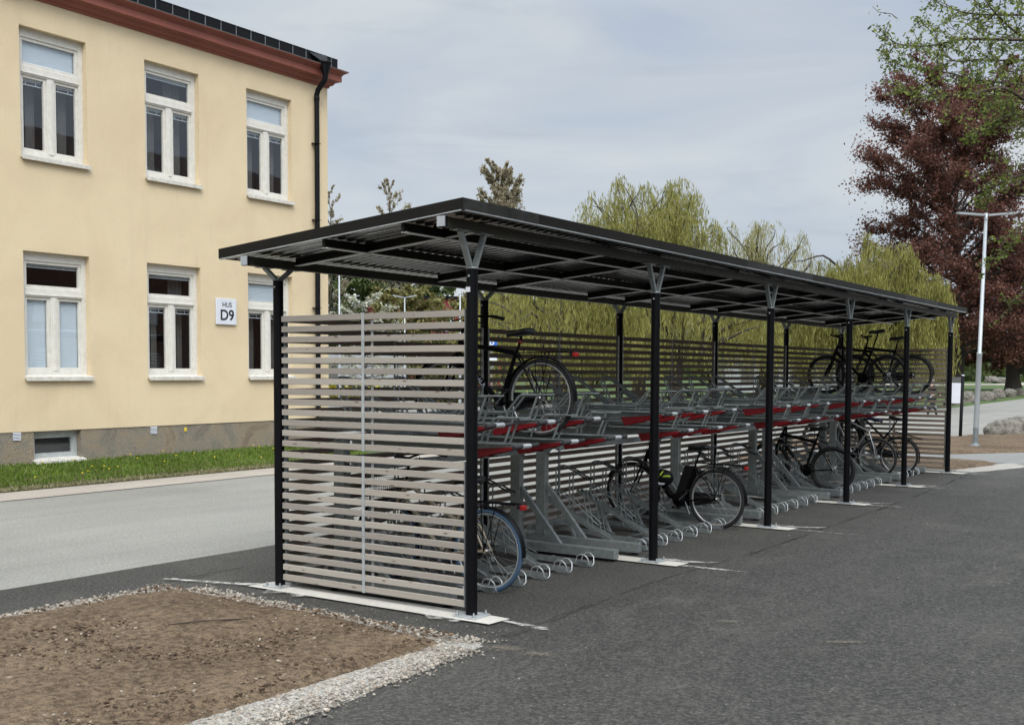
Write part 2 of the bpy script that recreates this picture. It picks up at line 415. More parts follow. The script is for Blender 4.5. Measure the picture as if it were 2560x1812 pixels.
def copy_tree(o, parent=None):
    c = o.copy(); COL.objects.link(c); c.parent = parent
    for ch in list(o.children): copy_tree(ch, c)
    return c
def quads_mesh(name, C, U, V, mat, parent=None, diamond=True, loc=None):
    n = len(C); P = np.empty((n, 4, 3))
    if diamond: P[:, 0] = C-V; P[:, 1] = C+U; P[:, 2] = C+V; P[:, 3] = C-U
    else: P[:, 0] = C-U-V; P[:, 1] = C+U-V; P[:, 2] = C+U+V; P[:, 3] = C-U+V
    P = P.reshape(-1, 3)
    if loc is not None: P = P-np.array(loc)
    me = bpy.data.meshes.new(name)
    me.vertices.add(n*4); me.vertices.foreach_set('co', P.astype(np.float32).ravel())
    me.loops.add(n*4); me.loops.foreach_set('vertex_index', np.arange(n*4, dtype=np.int32))
    me.polygons.add(n); me.polygons.foreach_set('loop_start', np.arange(0, n*4, 4, dtype=np.int32))
    me.polygons.foreach_set('loop_total', np.full(n, 4, dtype=np.int32))
    me.materials.append(mat); me.update(calc_edges=True); me.validate()
    o = bpy.data.objects.new(name, me); COL.objects.link(o)
    if loc is not None: o.location = loc
    if parent is not None: o.parent = parent
    return o
def rand_unit(n):
    v = RNG.normal(size=(n, 3)); return v/np.linalg.norm(v, axis=1)[:, None]
def text_mesh(name, body, size, mat, parent, mtx, thick=.002, bold=0.):
    cu = bpy.data.curves.new(name, 'FONT'); cu.body = body; cu.size = size; cu.extrude = thick; cu.offset = bold
    cu.align_x = 'CENTER'; cu.align_y = 'CENTER'
    to = bpy.data.objects.new(name+'_tmp', cu); COL.objects.link(to)
    dg = bpy.context.evaluated_depsgraph_get(); dg.update()
    me = bpy.data.meshes.new_from_object(to.evaluated_get(dg)); bpy.data.objects.remove(to)
    me.transform(mtx); me.materials.clear(); me.materials.append(mat)
    o = bpy.data.objects.new(name, me); COL.objects.link(o)
    if parent is not None: o.parent = parent
    return o

# ------------------------------------------------------------------ camera, sky, sun
cd = bpy.data.cameras.new('camera'); cam = bpy.data.objects.new('camera', cd); COL.objects.link(cam)
cd.sensor_width = 36; cd.sensor_fit = 'HORIZONTAL'; cd.lens = F_PX/2560*36; cd.shift_y = (PY-906)/2560
cd.clip_start = .1; cd.clip_end = 2000
mw = Matrix(((RT[0], UP[0], -FW[0], CAM[0]), (RT[1], UP[1], -FW[1], CAM[1]), (RT[2], UP[2], -FW[2], CAM[2]), (0, 0, 0, 1)))
cam.matrix_world = mw; scene.camera = cam
SUN_EL, SUN_AZ = math.radians(48), math.radians(-46)      # azimuth measured from +x towards +y
sd = Vector((math.cos(SUN_EL)*math.cos(SUN_AZ), math.cos(SUN_EL)*math.sin(SUN_AZ), math.sin(SUN_EL)))
sl = bpy.data.lights.new('sun', 'SUN'); sl.energy = 1.25; sl.angle = math.radians(22); sl.color = (1., .93, .82)
so = bpy.data.objects.new('sun', sl); COL.objects.link(so); so.rotation_euler = sd.to_track_quat('Z', 'Y').to_euler(); so.location = (20, -30, 40)
w = bpy.data.worlds.new('World'); scene.world = w; w.use_nodes = True; nt = w.node_tree; nt.nodes.clear()
wo = nt.nodes.new('ShaderNodeOutputWorld'); bg = nt.nodes.new('ShaderNodeBackground'); nt.links.new(bg.outputs[0], wo.inputs[0])
sky = nt.nodes.new('ShaderNodeTexSky'); sky.sky_type = 'NISHITA'; sky.sun_disc = False
sky.sun_elevation = SUN_EL; sky.sun_rotation = PI/2-SUN_AZ
tc = nt.nodes.new('ShaderNodeTexCoord')
def wmap(scale, loc=(0, 0, 0)):
    mp = nt.nodes.new('ShaderNodeMapping'); mp.inputs['Scale'].default_value = scale; mp.inputs['Location'].default_value = loc
    nt.links.new(tc.outputs['Generated'], mp.inputs[0]); return mp.outputs[0]
c1 = noise_tex(nt, wmap((1, 1, 3.2), (.3, .1, 0)), 2.6, 7, .52, .5)
cloud = ramp(nt, c1, [(.34, (4.9, 5.6, 6.8)), (.48, (5.9, 6.4, 7.0)), (.62, (6.9, 7.25, 7.5))])
c2 = noise_tex(nt, wmap((1, 1, 5.5), (2.1, .7, .4)), 4.6, 6, .55, .8)
cloud = mixc(nt, ramp(nt, c2, [(.56, (0, 0, 0)), (.72, (.42, .42, .42))]), cloud, (4.5, 4.95, 5.7))
mixed = mixc(nt, .86, sky.outputs[0], cloud)
sep = nt.nodes.new('ShaderNodeSeparateXYZ'); nt.links.new(tc.outputs['Generated'], sep.inputs[0])
el = ramp(nt, sep.outputs['Z'], [(0., (1, 1, 1)), (.30, (1.0, 1.0, 1.0)), (.75, (1.0, 1.0, 1.0))])
zz = nt.nodes.new('ShaderNodeMapRange'); zz.inputs[1].default_value = .3; zz.inputs[2].default_value = 1.; zz.inputs[3].default_value = 1.; zz.inputs[4].default_value = 3.5
nt.links.new(sep.outputs['Z'], zz.inputs[0])
vm = nt.nodes.new('ShaderNodeVectorMath'); vm.operation = 'SCALE'; nt.links.new(mixed, vm.inputs[0]); nt.links.new(zz.outputs[0], vm.inputs['Scale'])
dn = nt.nodes.new('ShaderNodeVectorMath'); dn.operation = 'DOT_PRODUCT'; nt.links.new(tc.outputs['Generated'], dn.inputs[0]); dn.inputs[1].default_value = tuple(sd)
cl = nt.nodes.new('ShaderNodeMath'); cl.operation = 'MAXIMUM'; cl.inputs[1].default_value = 0.; nt.links.new(dn.outputs['Value'], cl.inputs[0])
pw = nt.nodes.new('ShaderNodeMath'); pw.operation = 'POWER'; pw.inputs[1].default_value = 4.; nt.links.new(cl.outputs[0], pw.inputs[0])
gm = nt.nodes.new('ShaderNodeMath'); gm.operation = 'MULTIPLY_ADD'; gm.inputs[1].default_value = 2.1; gm.inputs[2].default_value = 1.; nt.links.new(pw.outputs[0], gm.inputs[0])
v2 = nt.nodes.new('ShaderNodeVectorMath'); v2.operation = 'SCALE'; nt.links.new(vm.outputs[0], v2.inputs[0]); nt.links.new(gm.outputs[0], v2.inputs['Scale'])
nt.links.new(v2.outputs[0], bg.inputs[0]); bg.inputs[1].default_value = .086
scene.view_settings.view_transform = 'Standard'; scene.view_settings.look = 'None'
scene.view_settings.exposure = 0.22; scene.view_settings.gamma = 1.
scene.cycles.max_bounces = 6; scene.cycles.transparent_max_bounces = 12

# ------------------------------------------------------------------ ground
def sheet(name, poly, z, mat, jag=0., step=.25, kind='structure'):
    pts = []
    n = len(poly)
    for i in range(n):
        a = np.array(poly[i], float); b = np.array(poly[(i+1) % n], float); L = np.linalg.norm(b-a)
        k = max(1, int(L/step)) if jag else 1
        for j in range(min(k, 400)):
            p = a+(b-a)*j/k
            if jag:
                d = (b-a)/max(L, 1e-6); nrm = np.array([-d[1], d[0]])
                p = p+nrm*jag*(mnoise.noise(Vector((p[0]*3.1, p[1]*3.1, 1.7)))+.6*mnoise.noise(Vector((p[0]*11, p[1]*11, 5.))))
            pts.append((p[0], p[1], z))
    me = bpy.data.meshes.new(name)
    from mathutils.geometry import tessellate_polygon
    tris = tessellate_polygon([[Vector(p) for p in pts]])
    me.from_pydata(pts, [], [tuple(t) for t in tris]); me.materials.append(mat)
    import bmesh
    bm = bmesh.new(); bm.from_mesh(me)
    for f in bm.faces:
        if f.normal.z < 0: f.normal_flip()
    bm.to_mesh(me); bm.free()
    o = bpy.data.objects.new(name, me); COL.objects.link(o); tag(o, kind=kind); return o
sheet('ground', [(-700, -120), (500, -120), (500, 900), (-700, 900)], -.012, M['lawn'])
sheet('road', [(-9.53, -60), (-3.72, -60), (60, -60), (60, 60), (20, 82), (-10.1, 82), (-8.94, 53.5), (-30, 49), (-50, 42), (-75, 30), (-75, 14), (-9.53, 14)], -.004, M['asphalt_old'])
xs = [(-3.70, -60)]+[(-3.73+.03*math.sin(y*.7), y) for y in np.arange(-12, 14, .6)]+[(-3.5, 14.7), (-2.2, 15.0), (0.35, 15.05), (1.1, 17.3), (2.0, 19.6), (14, 21.5), (60, 24), (60, -60)]
sheet('forecourt', xs, 0.0, M['asphalt_new'], .02, .35)
# the slightly raised paving lane right of the shelter, and the strip under the racks
sheet('paving_lane', [(.52, -.35), (.44, 2.1), (.62, 3.9), (.60, 9.8), (.40, 15.0), (1.15, 17.2), (2.05, 19.5), (14, 21.4), (60, 23.8), (60, -59), (.95, -59), (.74, -2.4)], .010, M['asphalt_new'], .012, .3)
sheet('asphalt_joint', [(.60, -.36), (.50, 2.1), (.60, 3.9), (.585, 9.8), (.39, 15.0), (.355, 15.0), (.53, 9.8), (.55, 3.9), (.455, 2.1), (.52, -.40)], .0145, M['joint'], .02, .12)
sheet('asphalt_joint', [(-2.92, -.46), (-2.90, 14.6), (-2.925, 14.6), (-2.945, -.46)], .006, M['joint'], .015, .15)
sheet('path', [(-6, 17.9), (-.6, 17.95), (.5, 17.5), (1.16, 17.3), (2.05, 19.6), (14, 21.5), (60, 24), (60, 29), (10, 24.6), (1.6, 22.6), (.15, 21.0), (-1.06, 19.45), (-6, 19.3)], .004, M['asphalt_mid'], .02, .4)
# ---- concrete edge along the building
sheet('kerb', [(-10.5, -40), (-9.55, -40), (-9.50, -2), (-9.52, 14.5), (-10.5, 14.5)], .006, M['kerb'], .02, .3)

def surf_grid(name, poly, z0, amp, mat, cell=.06, seed=0., kind='structure', edge=.18, freq=(1.2, 6., 22.), crown=.05):
    """ground bed with real bumps; heights fall to the surrounding level at the edge"""
    P = np.array(poly, float); x0, y0 = P.min(0); x1, y1 = P.max(0)
    nx = int((x1-x0)/cell)+2; ny = int((y1-y0)/cell)+2
    X, Y = np.meshgrid(x0+np.arange(nx)*cell, y0+np.arange(ny)*cell, indexing='ij')
    inside = np.zeros_like(X, bool); D = np.full(X.shape, 1e9)
    n = len(P)
    for i in range(n):
        a = P[i]; b = P[(i+1) % n]
        c = ((a[1] > Y) != (b[1] > Y)) & (X < (b[0]-a[0])*(Y-a[1])/((b[1]-a[1])+1e-12)+a[0]); inside ^= c
        ab = b-a; t = np.clip(((X-a[0])*ab[0]+(Y-a[1])*ab[1])/(ab@ab+1e-12), 0, 1)
        D = np.minimum(D, np.hypot(X-a[0]-t*ab[0], Y-a[1]-t*ab[1]))
    D = np.where(inside, D, -D)
    idx = -np.ones(X.shape, int); vs = []
    keep = D > -cell*1.2
    for i in range(nx):
        for j in range(ny):
            if keep[i, j]:
                x, y = X[i, j], Y[i, j]
                nn = mnoise.noise(Vector((x*freq[0], y*freq[0], seed)))+.5*mnoise.noise(Vector((x*freq[1], y*freq[1], seed+3)))+.28*mnoise.noise(Vector((x*freq[2], y*freq[2], seed+7)))
                wv = mnoise.noise(Vector((x*5, y*5, 9.)))*.035+mnoise.noise(Vector((x*16, y*16, 4.)))*.015
                e = min(1., max(-.4, (D[i, j]+wv)/edge)); z = z0+crown*max(e, 0)+amp*nn*max(e, .15)+(-.03 if e < 0 else 0)
                idx[i, j] = len(vs); vs.append((x, y, z))
    fs = [(idx[i, j], idx[i+1, j], idx[i+1, j+1], idx[i, j+1]) for i in range(nx-1) for j in range(ny-1)
          if min(idx[i, j], idx[i+1, j], idx[i+1, j+1], idx[i, j+1]) >= 0]
    me = bpy.data.meshes.new(name); me.from_pydata(vs, [], fs); me.materials.append(mat)
    me.polygons.foreach_set('use_smooth', [True]*len(fs))
    o = bpy.data.objects.new(name, me); COL.objects.link(o); tag(o, kind=kind); return o
bed = [(-2.66, -8.5), (-2.66, -1.5), (-2.62, -.85), (-2.50, -.68), (-2.28, -.60), (-1.69, -.62), (-.94, -.61), (-.09, -.70), (.25, -.74), (.36, -.82), (.37, -1.33), (.37, -1.9), (.34, -2.6), (.33, -4.), (.35, -8.5)]
strip = [(-2.82, -8.5), (-2.79, -2.), (-2.80, -1.35), (-2.84, -.82), (-2.74, -.52), (-2.49, -.42), (-2.1, -.39), (-1.30, -.49), (-.59, -.55), (.08, -.56), (.42, -.52), (.60, -.60), (.65, -.85), (.68, -1.6), (.69, -2.2), (.66, -3.2), (.68, -8.5)]
surf_grid('gravel_strip', strip, .008, .006, M['gravel_base'], .07, 2., crown=.012)
surf_grid('soil_bed', bed, .016, .030, M['soil'], .028, 5., crown=.045)
surf_grid('far_soil_bed', [(-6., 19.4), (-1.06, 19.55), (.13, 21.2), (1.5, 22.6), (5., 24.), (9, 25.4), (9, 34), (.5, 30.8), (-1.17, 29.), (-2.57, 26.3), (-6, 25.9)], .008, .03, M['soil'], .16, 6., crown=.06)
surf_grid('small_soil_bed', [(-4.6, 15.35), (-2., 15.25), (-.1, 15.32), (.36, 17.2), (.1, 17.5), (-.66, 17.75), (-4.6, 17.8)], .008, .02, M['soil'], .09, 8., crown=.05)
surf_grid('pale_gravel_edge', [(-.15, 15.12), (.5, 15.2), (.95, 17.0), (.55, 17.6), (.38, 17.3), (.05, 15.4)], .010, .006, M['gravel_base'], .07, 3., crown=.01)

def stones(name, n, sampler, mat, smin, smax, z, parent=None, flat=.7):
    """small angular stones, each a low icosahedron-like solid"""
    t = (1+5**.5)/2
    base = np.array([(-1, t, 0), (1, t, 0), (-1, -t, 0), (1, -t, 0), (0, -1, t), (0, 1, t), (0, -1, -t), (0, 1, -t), (t, 0, -1), (t, 0, 1), (-t, 0, -1), (-t, 0, 1)])/1.9
    F = np.array([(0, 11, 5), (0, 5, 1), (0, 1, 7), (0, 7, 10), (0, 10, 11), (1, 5, 9), (5, 11, 4), (11, 10, 2), (10, 7, 6), (7, 1, 8), (3, 9, 4), (3, 4, 2), (3, 2, 6), (3, 6, 8), (3, 8, 9), (4, 9, 5), (2, 4, 11), (6, 2, 10), (8, 6, 7), (9, 8, 1)])
    V = []; FF = []
    for i in range(n):
        x, y = sampler(); s = smin*(smax/smin)**(random.random()**1.6)
        q = np.linalg.qr(RNG.normal(size=(3, 3)))[0]
        b = base*(1+.35*RNG.uniform(-1, 1, size=(12, 1)))*np.array([1, RNG.uniform(.6, 1), RNG.uniform(.45, .85)])
        b = b@q*s; b[:, 2] *= flat
        V.append(b+np.array([x, y, z+s*.25])); FF.append(F+12*i)
    V = np.concatenate(V); FF = np.concatenate(FF)
    me = bpy.data.meshes.new(name); me.from_pydata(V.tolist(), [], FF.tolist()); me.materials.append(mat)
    o = bpy.data.objects.new(name, me); COL.objects.link(o)
    if parent: o.parent = parent
    return o
def edge_sampler(polyA, polyB, rng):
    """points between two outlines of the strip"""
    segs = rng
    def f():
        k = random.random()*len(segs); (a, b, c, d) = segs[int(k)]
        u = random.random(); v = random.random()
        v = .5+(v-.5)*(1.12 if random.random() < .8 else 1.75)
        p = (1-v)*((1-u)*np.array(a)+u*np.array(b))+v*((1-u)*np.array(d)+u*np.array(c))
        return p[0], p[1]
    return f
# strip quads (inner a-b, outer d-c), repeated by area so the stones lie evenly
sq = [((.33, -4.), (.37, -1.9), (.69, -2.2), (.67, -4.2)), ((.37, -1.9), (.36, -.82), (.64, -.8), (.69, -2.2)),
      ((.36, -.82), (-.09, -.70), (.08, -.56), (.62, -.56)), ((-.09, -.70), (-.94, -.61), (-.6, -.53), (.08, -.56)), ((-.94, -.61), (-1.69, -.62), (-1.3, -.49), (-.6, -.53)),
      ((-1.69, -.62), (-2.45, -.66), (-2.5, -.42), (-1.3, -.49)), ((-2.45, -.66), (-2.66, -1.5), (-2.79, -1.5), (-2.78, -.5)), ((-2.66, -1.5), (-2.66, -4), (-2.8, -4), (-2.79, -1.5))]
def qarea(q): 
    a, b, c, d = [np.array(p) for p in q]; cr = lambda u, v: abs(u[0]*v[1]-u[1]*v[0])/2
    return cr(b-a, c-a)+cr(c-a, d-a)
sqw = []
for q_ in sq: sqw += [q_]*max(1, int(qarea(q_)*40))
tag(stones('gravel', 9500, edge_sampler(None, None, sqw), M['stone'], .005, .017, .017), kind='stuff')
def bed_s():
    while True:
        x = random.uniform(-2.62, .36); y = -0.66-abs(random.random())**1.3*3.6
        return x, y
tag(stones('soil_clods', 9000, bed_s, M['clod'], .004, .019, .056, flat=.6), kind='stuff')
def asp_s():
    r = random.random()
    if r < .35: return random.gauss(.9, .45), random.uniform(-2.8, -.3)
    if r < .5: return random.uniform(-3.2, .6), random.uniform(-.55, -.2)
    return random.uniform(.3, 7), random.uniform(-2.5, 12)
tag(stones('scattered_chippings', 420, asp_s, M['stone'], .004, .012, .006), kind='stuff')
# a few loose things on the soil
t = MB().tube([(-1.33, -1.66, .085), (-1.22, -1.48, .09), (-1.10, -1.30, .085), (-1.04, -1.21, .08)], [.003, .006, .005, .002], 6).build('stick', M['twig'])
tag(t, 'short brown stick lying on the bare soil', 'stick')

# ---- concrete footings with smears round the posts
S_Y = 2.9012; XF = 0.; XBK = -1.977
def slab(y, ya, yb, xr, seed):
    rr = random.Random(seed)
    poly = [(-2.20, ya), (-1.5, ya-.005), (-.6, ya+.004), (xr, ya+.01), (xr+.02, yb-.01), (.1, yb), (-.9, yb+.004), (-2.16, yb)]
    return [(x, yy) for x, yy in poly]
sl_ = MB()
for i in range(6):
    y = i*S_Y
    ya, yb = (-.155, .10) if i == 0 else (y-.13, y+.12)
    o = sheet('concrete_footing', slab(y, ya, yb, .26 if i == 0 else .30, i), .0135, M['cement'], .003, .08, kind='structure')
def mat_smear():
    m, nt, bs, out = newmat('cement_dust'); v = coords(nt, (1, 1, 1))
    bs.inputs['Base Color'].default_value = (.50, .48, .43, 1); bs.inputs['Roughness'].default_value = .95
    f = noise_tex(nt, v, 9, 7, .72, .4); a = ramp(nt, f, [(.38, (0, 0, 0)), (.66, (.85, .85, .85))]); nt.links.new(a, bs.inputs['Alpha']); return m
M['smear'] = mat_smear()
def smear(pts, i, z=.0175):
    sheet('cement_smear', pts, z+.0005*i, M['smear'], .03, .04)
smear([(.24, .05), (.27, -.03), (.62, -.06), (.70, -.07), (.66, -.02), (.40, .02)], 0)
smear([(-2.18, -.12), (-2.10, -.02), (-2.5, -.16), (-3.0, -.33), (-3.02, -.37), (-2.5, -.25)], 1)
smear([(-1.9, -.15), (-1.4, -.15), (-1.5, -.20), (-1.55, -.27), (-1.72, -.19), (-1.85, -.30), (-1.93, -.2)], 2)
smear([(-.35, -.15), (.1, -.15), (.0, -.24), (-.08, -.20), (-.2, -.27)], 3)
def mat_dust():
    m, nt, bs, out = newmat('dry_dust'); v = coords(nt)
    bs.inputs['Base Color'].default_value = (.24, .195, .135, 1); bs.inputs['Roughness'].default_value = 1.
    tg = nt.nodes.new('ShaderNodeTexCoord'); gr = nt.nodes.new('ShaderNodeTexGradient'); gr.gradient_type = 'SPHERICAL'
    mp = nt.nodes.new('ShaderNodeMapping'); nt.links.new(tg.outputs['Object'], mp.inputs[0]); nt.links.new(mp.outputs[0], gr.inputs[0])
    f = noise_tex(nt, v, 5, 8, .75, .6); mu = nt.nodes.new('ShaderNodeMath'); mu.operation = 'MULTIPLY'
    nt.links.new(ramp(nt, f, [(.42, (0, 0, 0)), (.62, (1, 1, 1))]), mu.inputs[0]); nt.links.new(ramp(nt, gr.outputs['Fac'], [(0, (0, 0, 0)), (.8, (.6, .6, .6))]), mu.inputs[1])
    nt.links.new(mu.outputs[0], bs.inputs['Alpha']); return m
M['dust'] = mat_dust()
for k_, (px_, py_, rx, ry) in enumerate(((1348, 1642, .15, .07), (1822, 1560, .13, .05), (1262, 1628, .16, .09), (2107, 1612, .2, .05))):
    g_ = ground(px_, py_); me_ = bpy.data.meshes.new('dust_patch'); me_.from_pydata([(-1, -1, 0), (1, -1, 0), (1, 1, 0), (-1, 1, 0)], [], [(0, 1, 2, 3)]); me_.materials.append(M['dust'])
    o_ = bpy.data.objects.new('dust_patch', me_); COL.objects.link(o_); o_.location = (g_[0], g_[1], .0225+.0006*k_); o_.scale = (rx, ry, 1); o_.rotation_euler.z = .5+.3*math.sin(k_*3); tag(o_, kind='structure')
for i in range(1, 6):
    y = i*S_Y
    smear([(.28, y-.10), (.32, y-.02), (.55+.1*(i % 2), y-.03), (.78+.2*(i % 3), y-.04), (.5, y-.09)], i)
    smear([(.1, y+.11), (.28, y+.1), (.42, y+.17), (.6, y+.30), (.3, y+.2), (.12, y+.22), (-.05, y+.14)], i+3)

# ------------------------------------------------------------------ bicycle shelter
SL = .0843                                    # slope of the roof across the shelter
def zr(x): return 2.897+SL*x                  # underside of the corrugated sheet
RX0, RX1, RY0, RY1 = -2.27, .19, -.37, 14.88
shelter = empty('bike_shelter', (0, 0, 0), 'long black bicycle shelter with thin sloping roof and timber slat screens', 'bicycle shelter')
roof = MB()
n = 0; y = RY0+.012; vs = []; P = .105
while y < RY1-.02:
    for dy, dz in ((0, 0), (.024, .034), (.046, .034), (.070, 0)):
        if y+dy < RY1-.01: vs.append((y+dy, dz))
    y += P
V = []; Fc = []
for (yy, dz) in vs:
    for x in (RX0+.01, RX1-.01): V += [(x, yy, zr(x)+dz), (x, yy, zr(x)+dz+.004)]
for i in range(len(vs)-1):
    a = i*4; b = a+4
    Fc += [(a, b, b+2, a+2), (a+1, a+3, b+3, b+1)]
roof.add(V, Fc)
roof_o = roof.build('roof', M['roof_sheet'], shelter)
def sl_pt(x, dz): return zr(x)+dz
fas = MB()
H0, H1 = -.004, .074
def fbox(x0, x1, y0, y1, h0=H0, h1=H1):
    vs = [(x, y, zr(x)+h) for x in (x0, x1) for y in (y0, y1) for h in (h0, h1)]
    fas.add(vs, [(0, 1, 3, 2), (4, 6, 7, 5), (0, 4, 5, 1), (2, 3, 7, 6), (0, 2, 6, 4), (1, 5, 7, 3)])
fbox(RX0, RX1, RY0, RY0+.008); fas.build('fascia', M['fascia'], roof_o); fas = MB()
fbox(RX0, RX1, RY1-.008, RY1); fas.build('fascia', M['fascia'], roof_o)
yy = RY0+.008; k = 0
while yy < RY1-.02:                           # the long edge is lapped from separate lengths
    fas = MB(); y2 = min(yy+(.95 if k == 0 else 2.03), RY1-.008); o = .0015*(k % 2)
    fbox(RX1-.008-o, RX1-o, yy, y2-.001); fas.build('fascia', M['fascia'] if k % 3 else M['fascia2'], roof_o); fas = MB()
    fbox(RX0+o, RX0+.008+o, yy, y2-.001); fas.build('fascia', M['fascia'], roof_o); yy = y2; k += 1
lip = MB()
for (x0, x1, y0, y1) in ((RX0+.004, RX1-.014, RY0+.001, RY0+.030), (RX1-.034, RX1-.001, RY0+.031, RY1-.02)):
    vs = [(x, y, zr(x)+h) for x in (x0, x1) for y in (y0, y1) for h in (-.0115, -.0045)]
    lip.add(vs, [(0, 1, 3, 2), (4, 6, 7, 5), (0, 4, 5, 1), (2, 3, 7, 6), (0, 2, 6, 4), (1, 5, 7, 3)])
lip.build('edge_lip', M['galv_light'], roof_o)
# main beams with overlapping sleeves
for X, zt in ((XF, 2.874), (XBK, 2.706)):
    m = MB().box(X-.032, X+.032, -.36, 14.86, zt-.069, zt, .004)
    yj = 1.0
    while yj < 14.5:
        m.box(X-.0345, X+.0345, yj, yj+.9, zt-.0715, zt-.012); yj += 2.9
    b = m.build('beam', M['beam'], shelter)
    MB().box(X-.034, X+.034, -.372, -.3605, zt-.071, zt+.001, .002).build('end_cap', M['pale_wall'], b)
    MB().box(X-.036, X+.036, -.359, -.335, zt-.073, zt+.002, .002).build('end_collar', M['black_dull'], b)
# rafters across and purlins along, webs coloured dark for shade, bottom flanges bright for ground light
for yq in (.17, 2.08, 3.08, 4.95, 5.87, 7.77, 8.70, 10.60, 11.50, 13.45, 14.35):
    a = (-1.935, yq, zr(-1.935)-.032); c = (-.040, yq, zr(-.04)-.032)
    r_ = MB().bar(a, c, .022, .060).build('rafter', M['fascia'], shelter)
    MB().bar((-1.93, yq, zr(-1.93)-.0655), (-.04, yq, zr(-.04)-.0655), .050, .006).build('flange', M['flange'], r_)
for X in (-1.14, -.368):
    r_ = MB()
    ys = [RY0+.03, .155, .185, 2.065, 2.095, 3.065, 3.095, 4.935, 4.965, 5.855, 5.885, 7.755, 7.785, 8.685, 8.715, 10.585, 10.615, 11.485, 11.515, 13.435, 13.465, 14.335, 14.365, RY1-.03]
    for j in range(0, len(ys), 2): r_.box(X-.013, X+.013, ys[j], ys[j+1], zr(X)-.070, zr(X)-.006)
    p_ = r_.build('purlin', M['fascia'], shelter); f_ = MB()
    for j in range(0, len(ys), 2): f_.box(X-.025, X+.025, ys[j]+.015, ys[j+1]-.015, zr(X)-.0765, zr(X)-.0705)
    f_.build('flange', M['flange'], p_)
def post(X, y, ztop, zbeam):
    m = MB(); prof = []
    nn = 32; vs = []
    for z in (.012, ztop-.004):
        for k in range(nn):
            a = 2*PI*k/nn; r = .0425*(1-.022*(k % 4 == 0)); vs.append((X+r*math.cos(a), y+r*math.sin(a), z))
    m.add(vs, [(k, (k+1) % nn, nn+(k+1) % nn, nn+k) for k in range(nn)]+[tuple(range(nn, 2*nn))], False)
    p = m.build('post', M['black'], shelter)
    b = MB().box(X-.10, X+.10, y-.10, y+.10, .0145, .0255, .002).build('base_plate', M['galv_light'], p)
    bo = MB()
    for sx in (-1, 1):
        for sy_ in (-1, 1): bo.lathe((X+sx*.075, y+sy_*.075, .0257), [(.0, .03), (.006, .03), (.006, .012), (.013, .012), (.013, 0), (0, 0)], 8)
    bo.build('anchor_bolts', M['galv'], b)
    v = MB().lathe((X, y, 0), [(.0, ztop+.012), (.040, ztop+.012), (.046, ztop+.006), (.046, ztop-.002), (0, ztop-.002)], 24)
    sp = .145
    for s in (-1, 1):
        v.bar((X, y+s*.028, ztop+.010), (X, y+s*sp, zbeam-.006), .042, .026, up=(0, 1, 0))
    v.box(X-.036, X+.036, y-.225, y-.07, zbeam-.008, zbeam-.0025); v.box(X-.036, X+.036, y+.07, y+.225, zbeam-.008, zbeam-.0025)
    v.build('bracket', M['galv'], p)
    s_ = MB().lathe((X, y-.0435, ztop-.055), [(0, -.004), (.008, -.003), (.009, .002), (0, .002)], 10, axis=1); s_.build('bolt_head', M['galv_light'], p)
    return p
posts = []
for i in range(6):
    posts.append(post(XF, i*S_Y, 2.54, 2.874-.069)); post(XBK, i*S_Y, 2.54, 2.706-.069)
MB().box(-.024, .014, -.0455, -.0425, 2.372, 2.408).build('maker_plate', M['white'], posts[0])

# timber screens
PITCH_S = .0847
def screen(ax, c, a0, a1, inner=0):
    """upper and lower panel of horizontal slats between two posts; ax 0 along x, 1 along y"""
    wood = (M['wood_shade_long'] if ax else M['wood_shade']) if inner else M['wood_front']  # inner screens get the timber copy with shade in its colour
    for (ztop, cnt) in ((2.247, 13), (1.137, 13)):
        m = MB(); h = .048
        for k in range(cnt):
            z1 = ztop-k*PITCH_S; t0, t1 = c-.014, c+.014
            g0, g1 = a0+.002*math.sin(k*7.), a1-.002*math.cos(k*5.)
            if ax == 0: m.box(g0, g1, t0-.0, t1, z1-h, z1, .003)
            else: m.box(t0, t1, g0, g1, z1-h, z1, .003)
        p = m.build('slat_panel', wood, shelter)
        zb = ztop-(cnt-1)*PITCH_S-h
        # galvanised strap outside and flat bar inside the middle, plus side channels
        mid = (a0+a1)/2; e = MB(); s2 = MB(); ch = MB()
        def bx(mb, u0, u1, t0, t1, z0, z1):
            if ax == 0: mb.box(u0, u1, t0, t1, z0, z1)
            else: mb.box(t0, t1, u0, u1, z0, z1)
        sgn = -1
        if ax == 0:
            bx(e, mid-.058, mid-.030, c-.0185, c-.0145, zb-.005, ztop+.006)
            for k in range(cnt):
                zc = ztop-k*PITCH_S-h/2; e.lathe((mid-.044, c-.0185, zc), [(0, -.003), (.005, -.002), (.005, 0)], 6, axis=1)
            bx(s2, mid+.012, mid+.036, c+.0145, c+.0185, zb+.02, ztop-.045)
        else:
            bx(s2, mid-.012, mid+.012, c+.0145, c+.019, zb, ztop)
            bx(e, mid+.075, mid+.09, c-.0185, c-.0145, zb, ztop)
        e.build('strap', M['galv_light'], p); s2.build('back_strap', M['galv_light'] if ax == 0 else M['galv'], p)
        for u0, u1 in ((a0-.008, a0+.020), (a1-.022, a1+.006)):
            ch = MB()
            if ax == 0: bx(ch, u0, u1, c+.0145, c+.042, zb, ztop+.004)
            else: bx(ch, u0, u1, c+.0145, c+.022, zb, ztop+.004)
            if ax == 0 and u1 > a1: bx(ch, a1+.0005, a1+.006, c-.016, c+.0144, zb, ztop+.007)
            ch.build('side_channel', M['galv'] if ax == 0 else M['galv_light'], p)
screen(0, 0, XBK+.046, XF-.058)
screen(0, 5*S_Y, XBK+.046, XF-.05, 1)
for i in range(5): screen(1, XBK, i*S_Y+.045, (i+1)*S_Y-.045, 1)

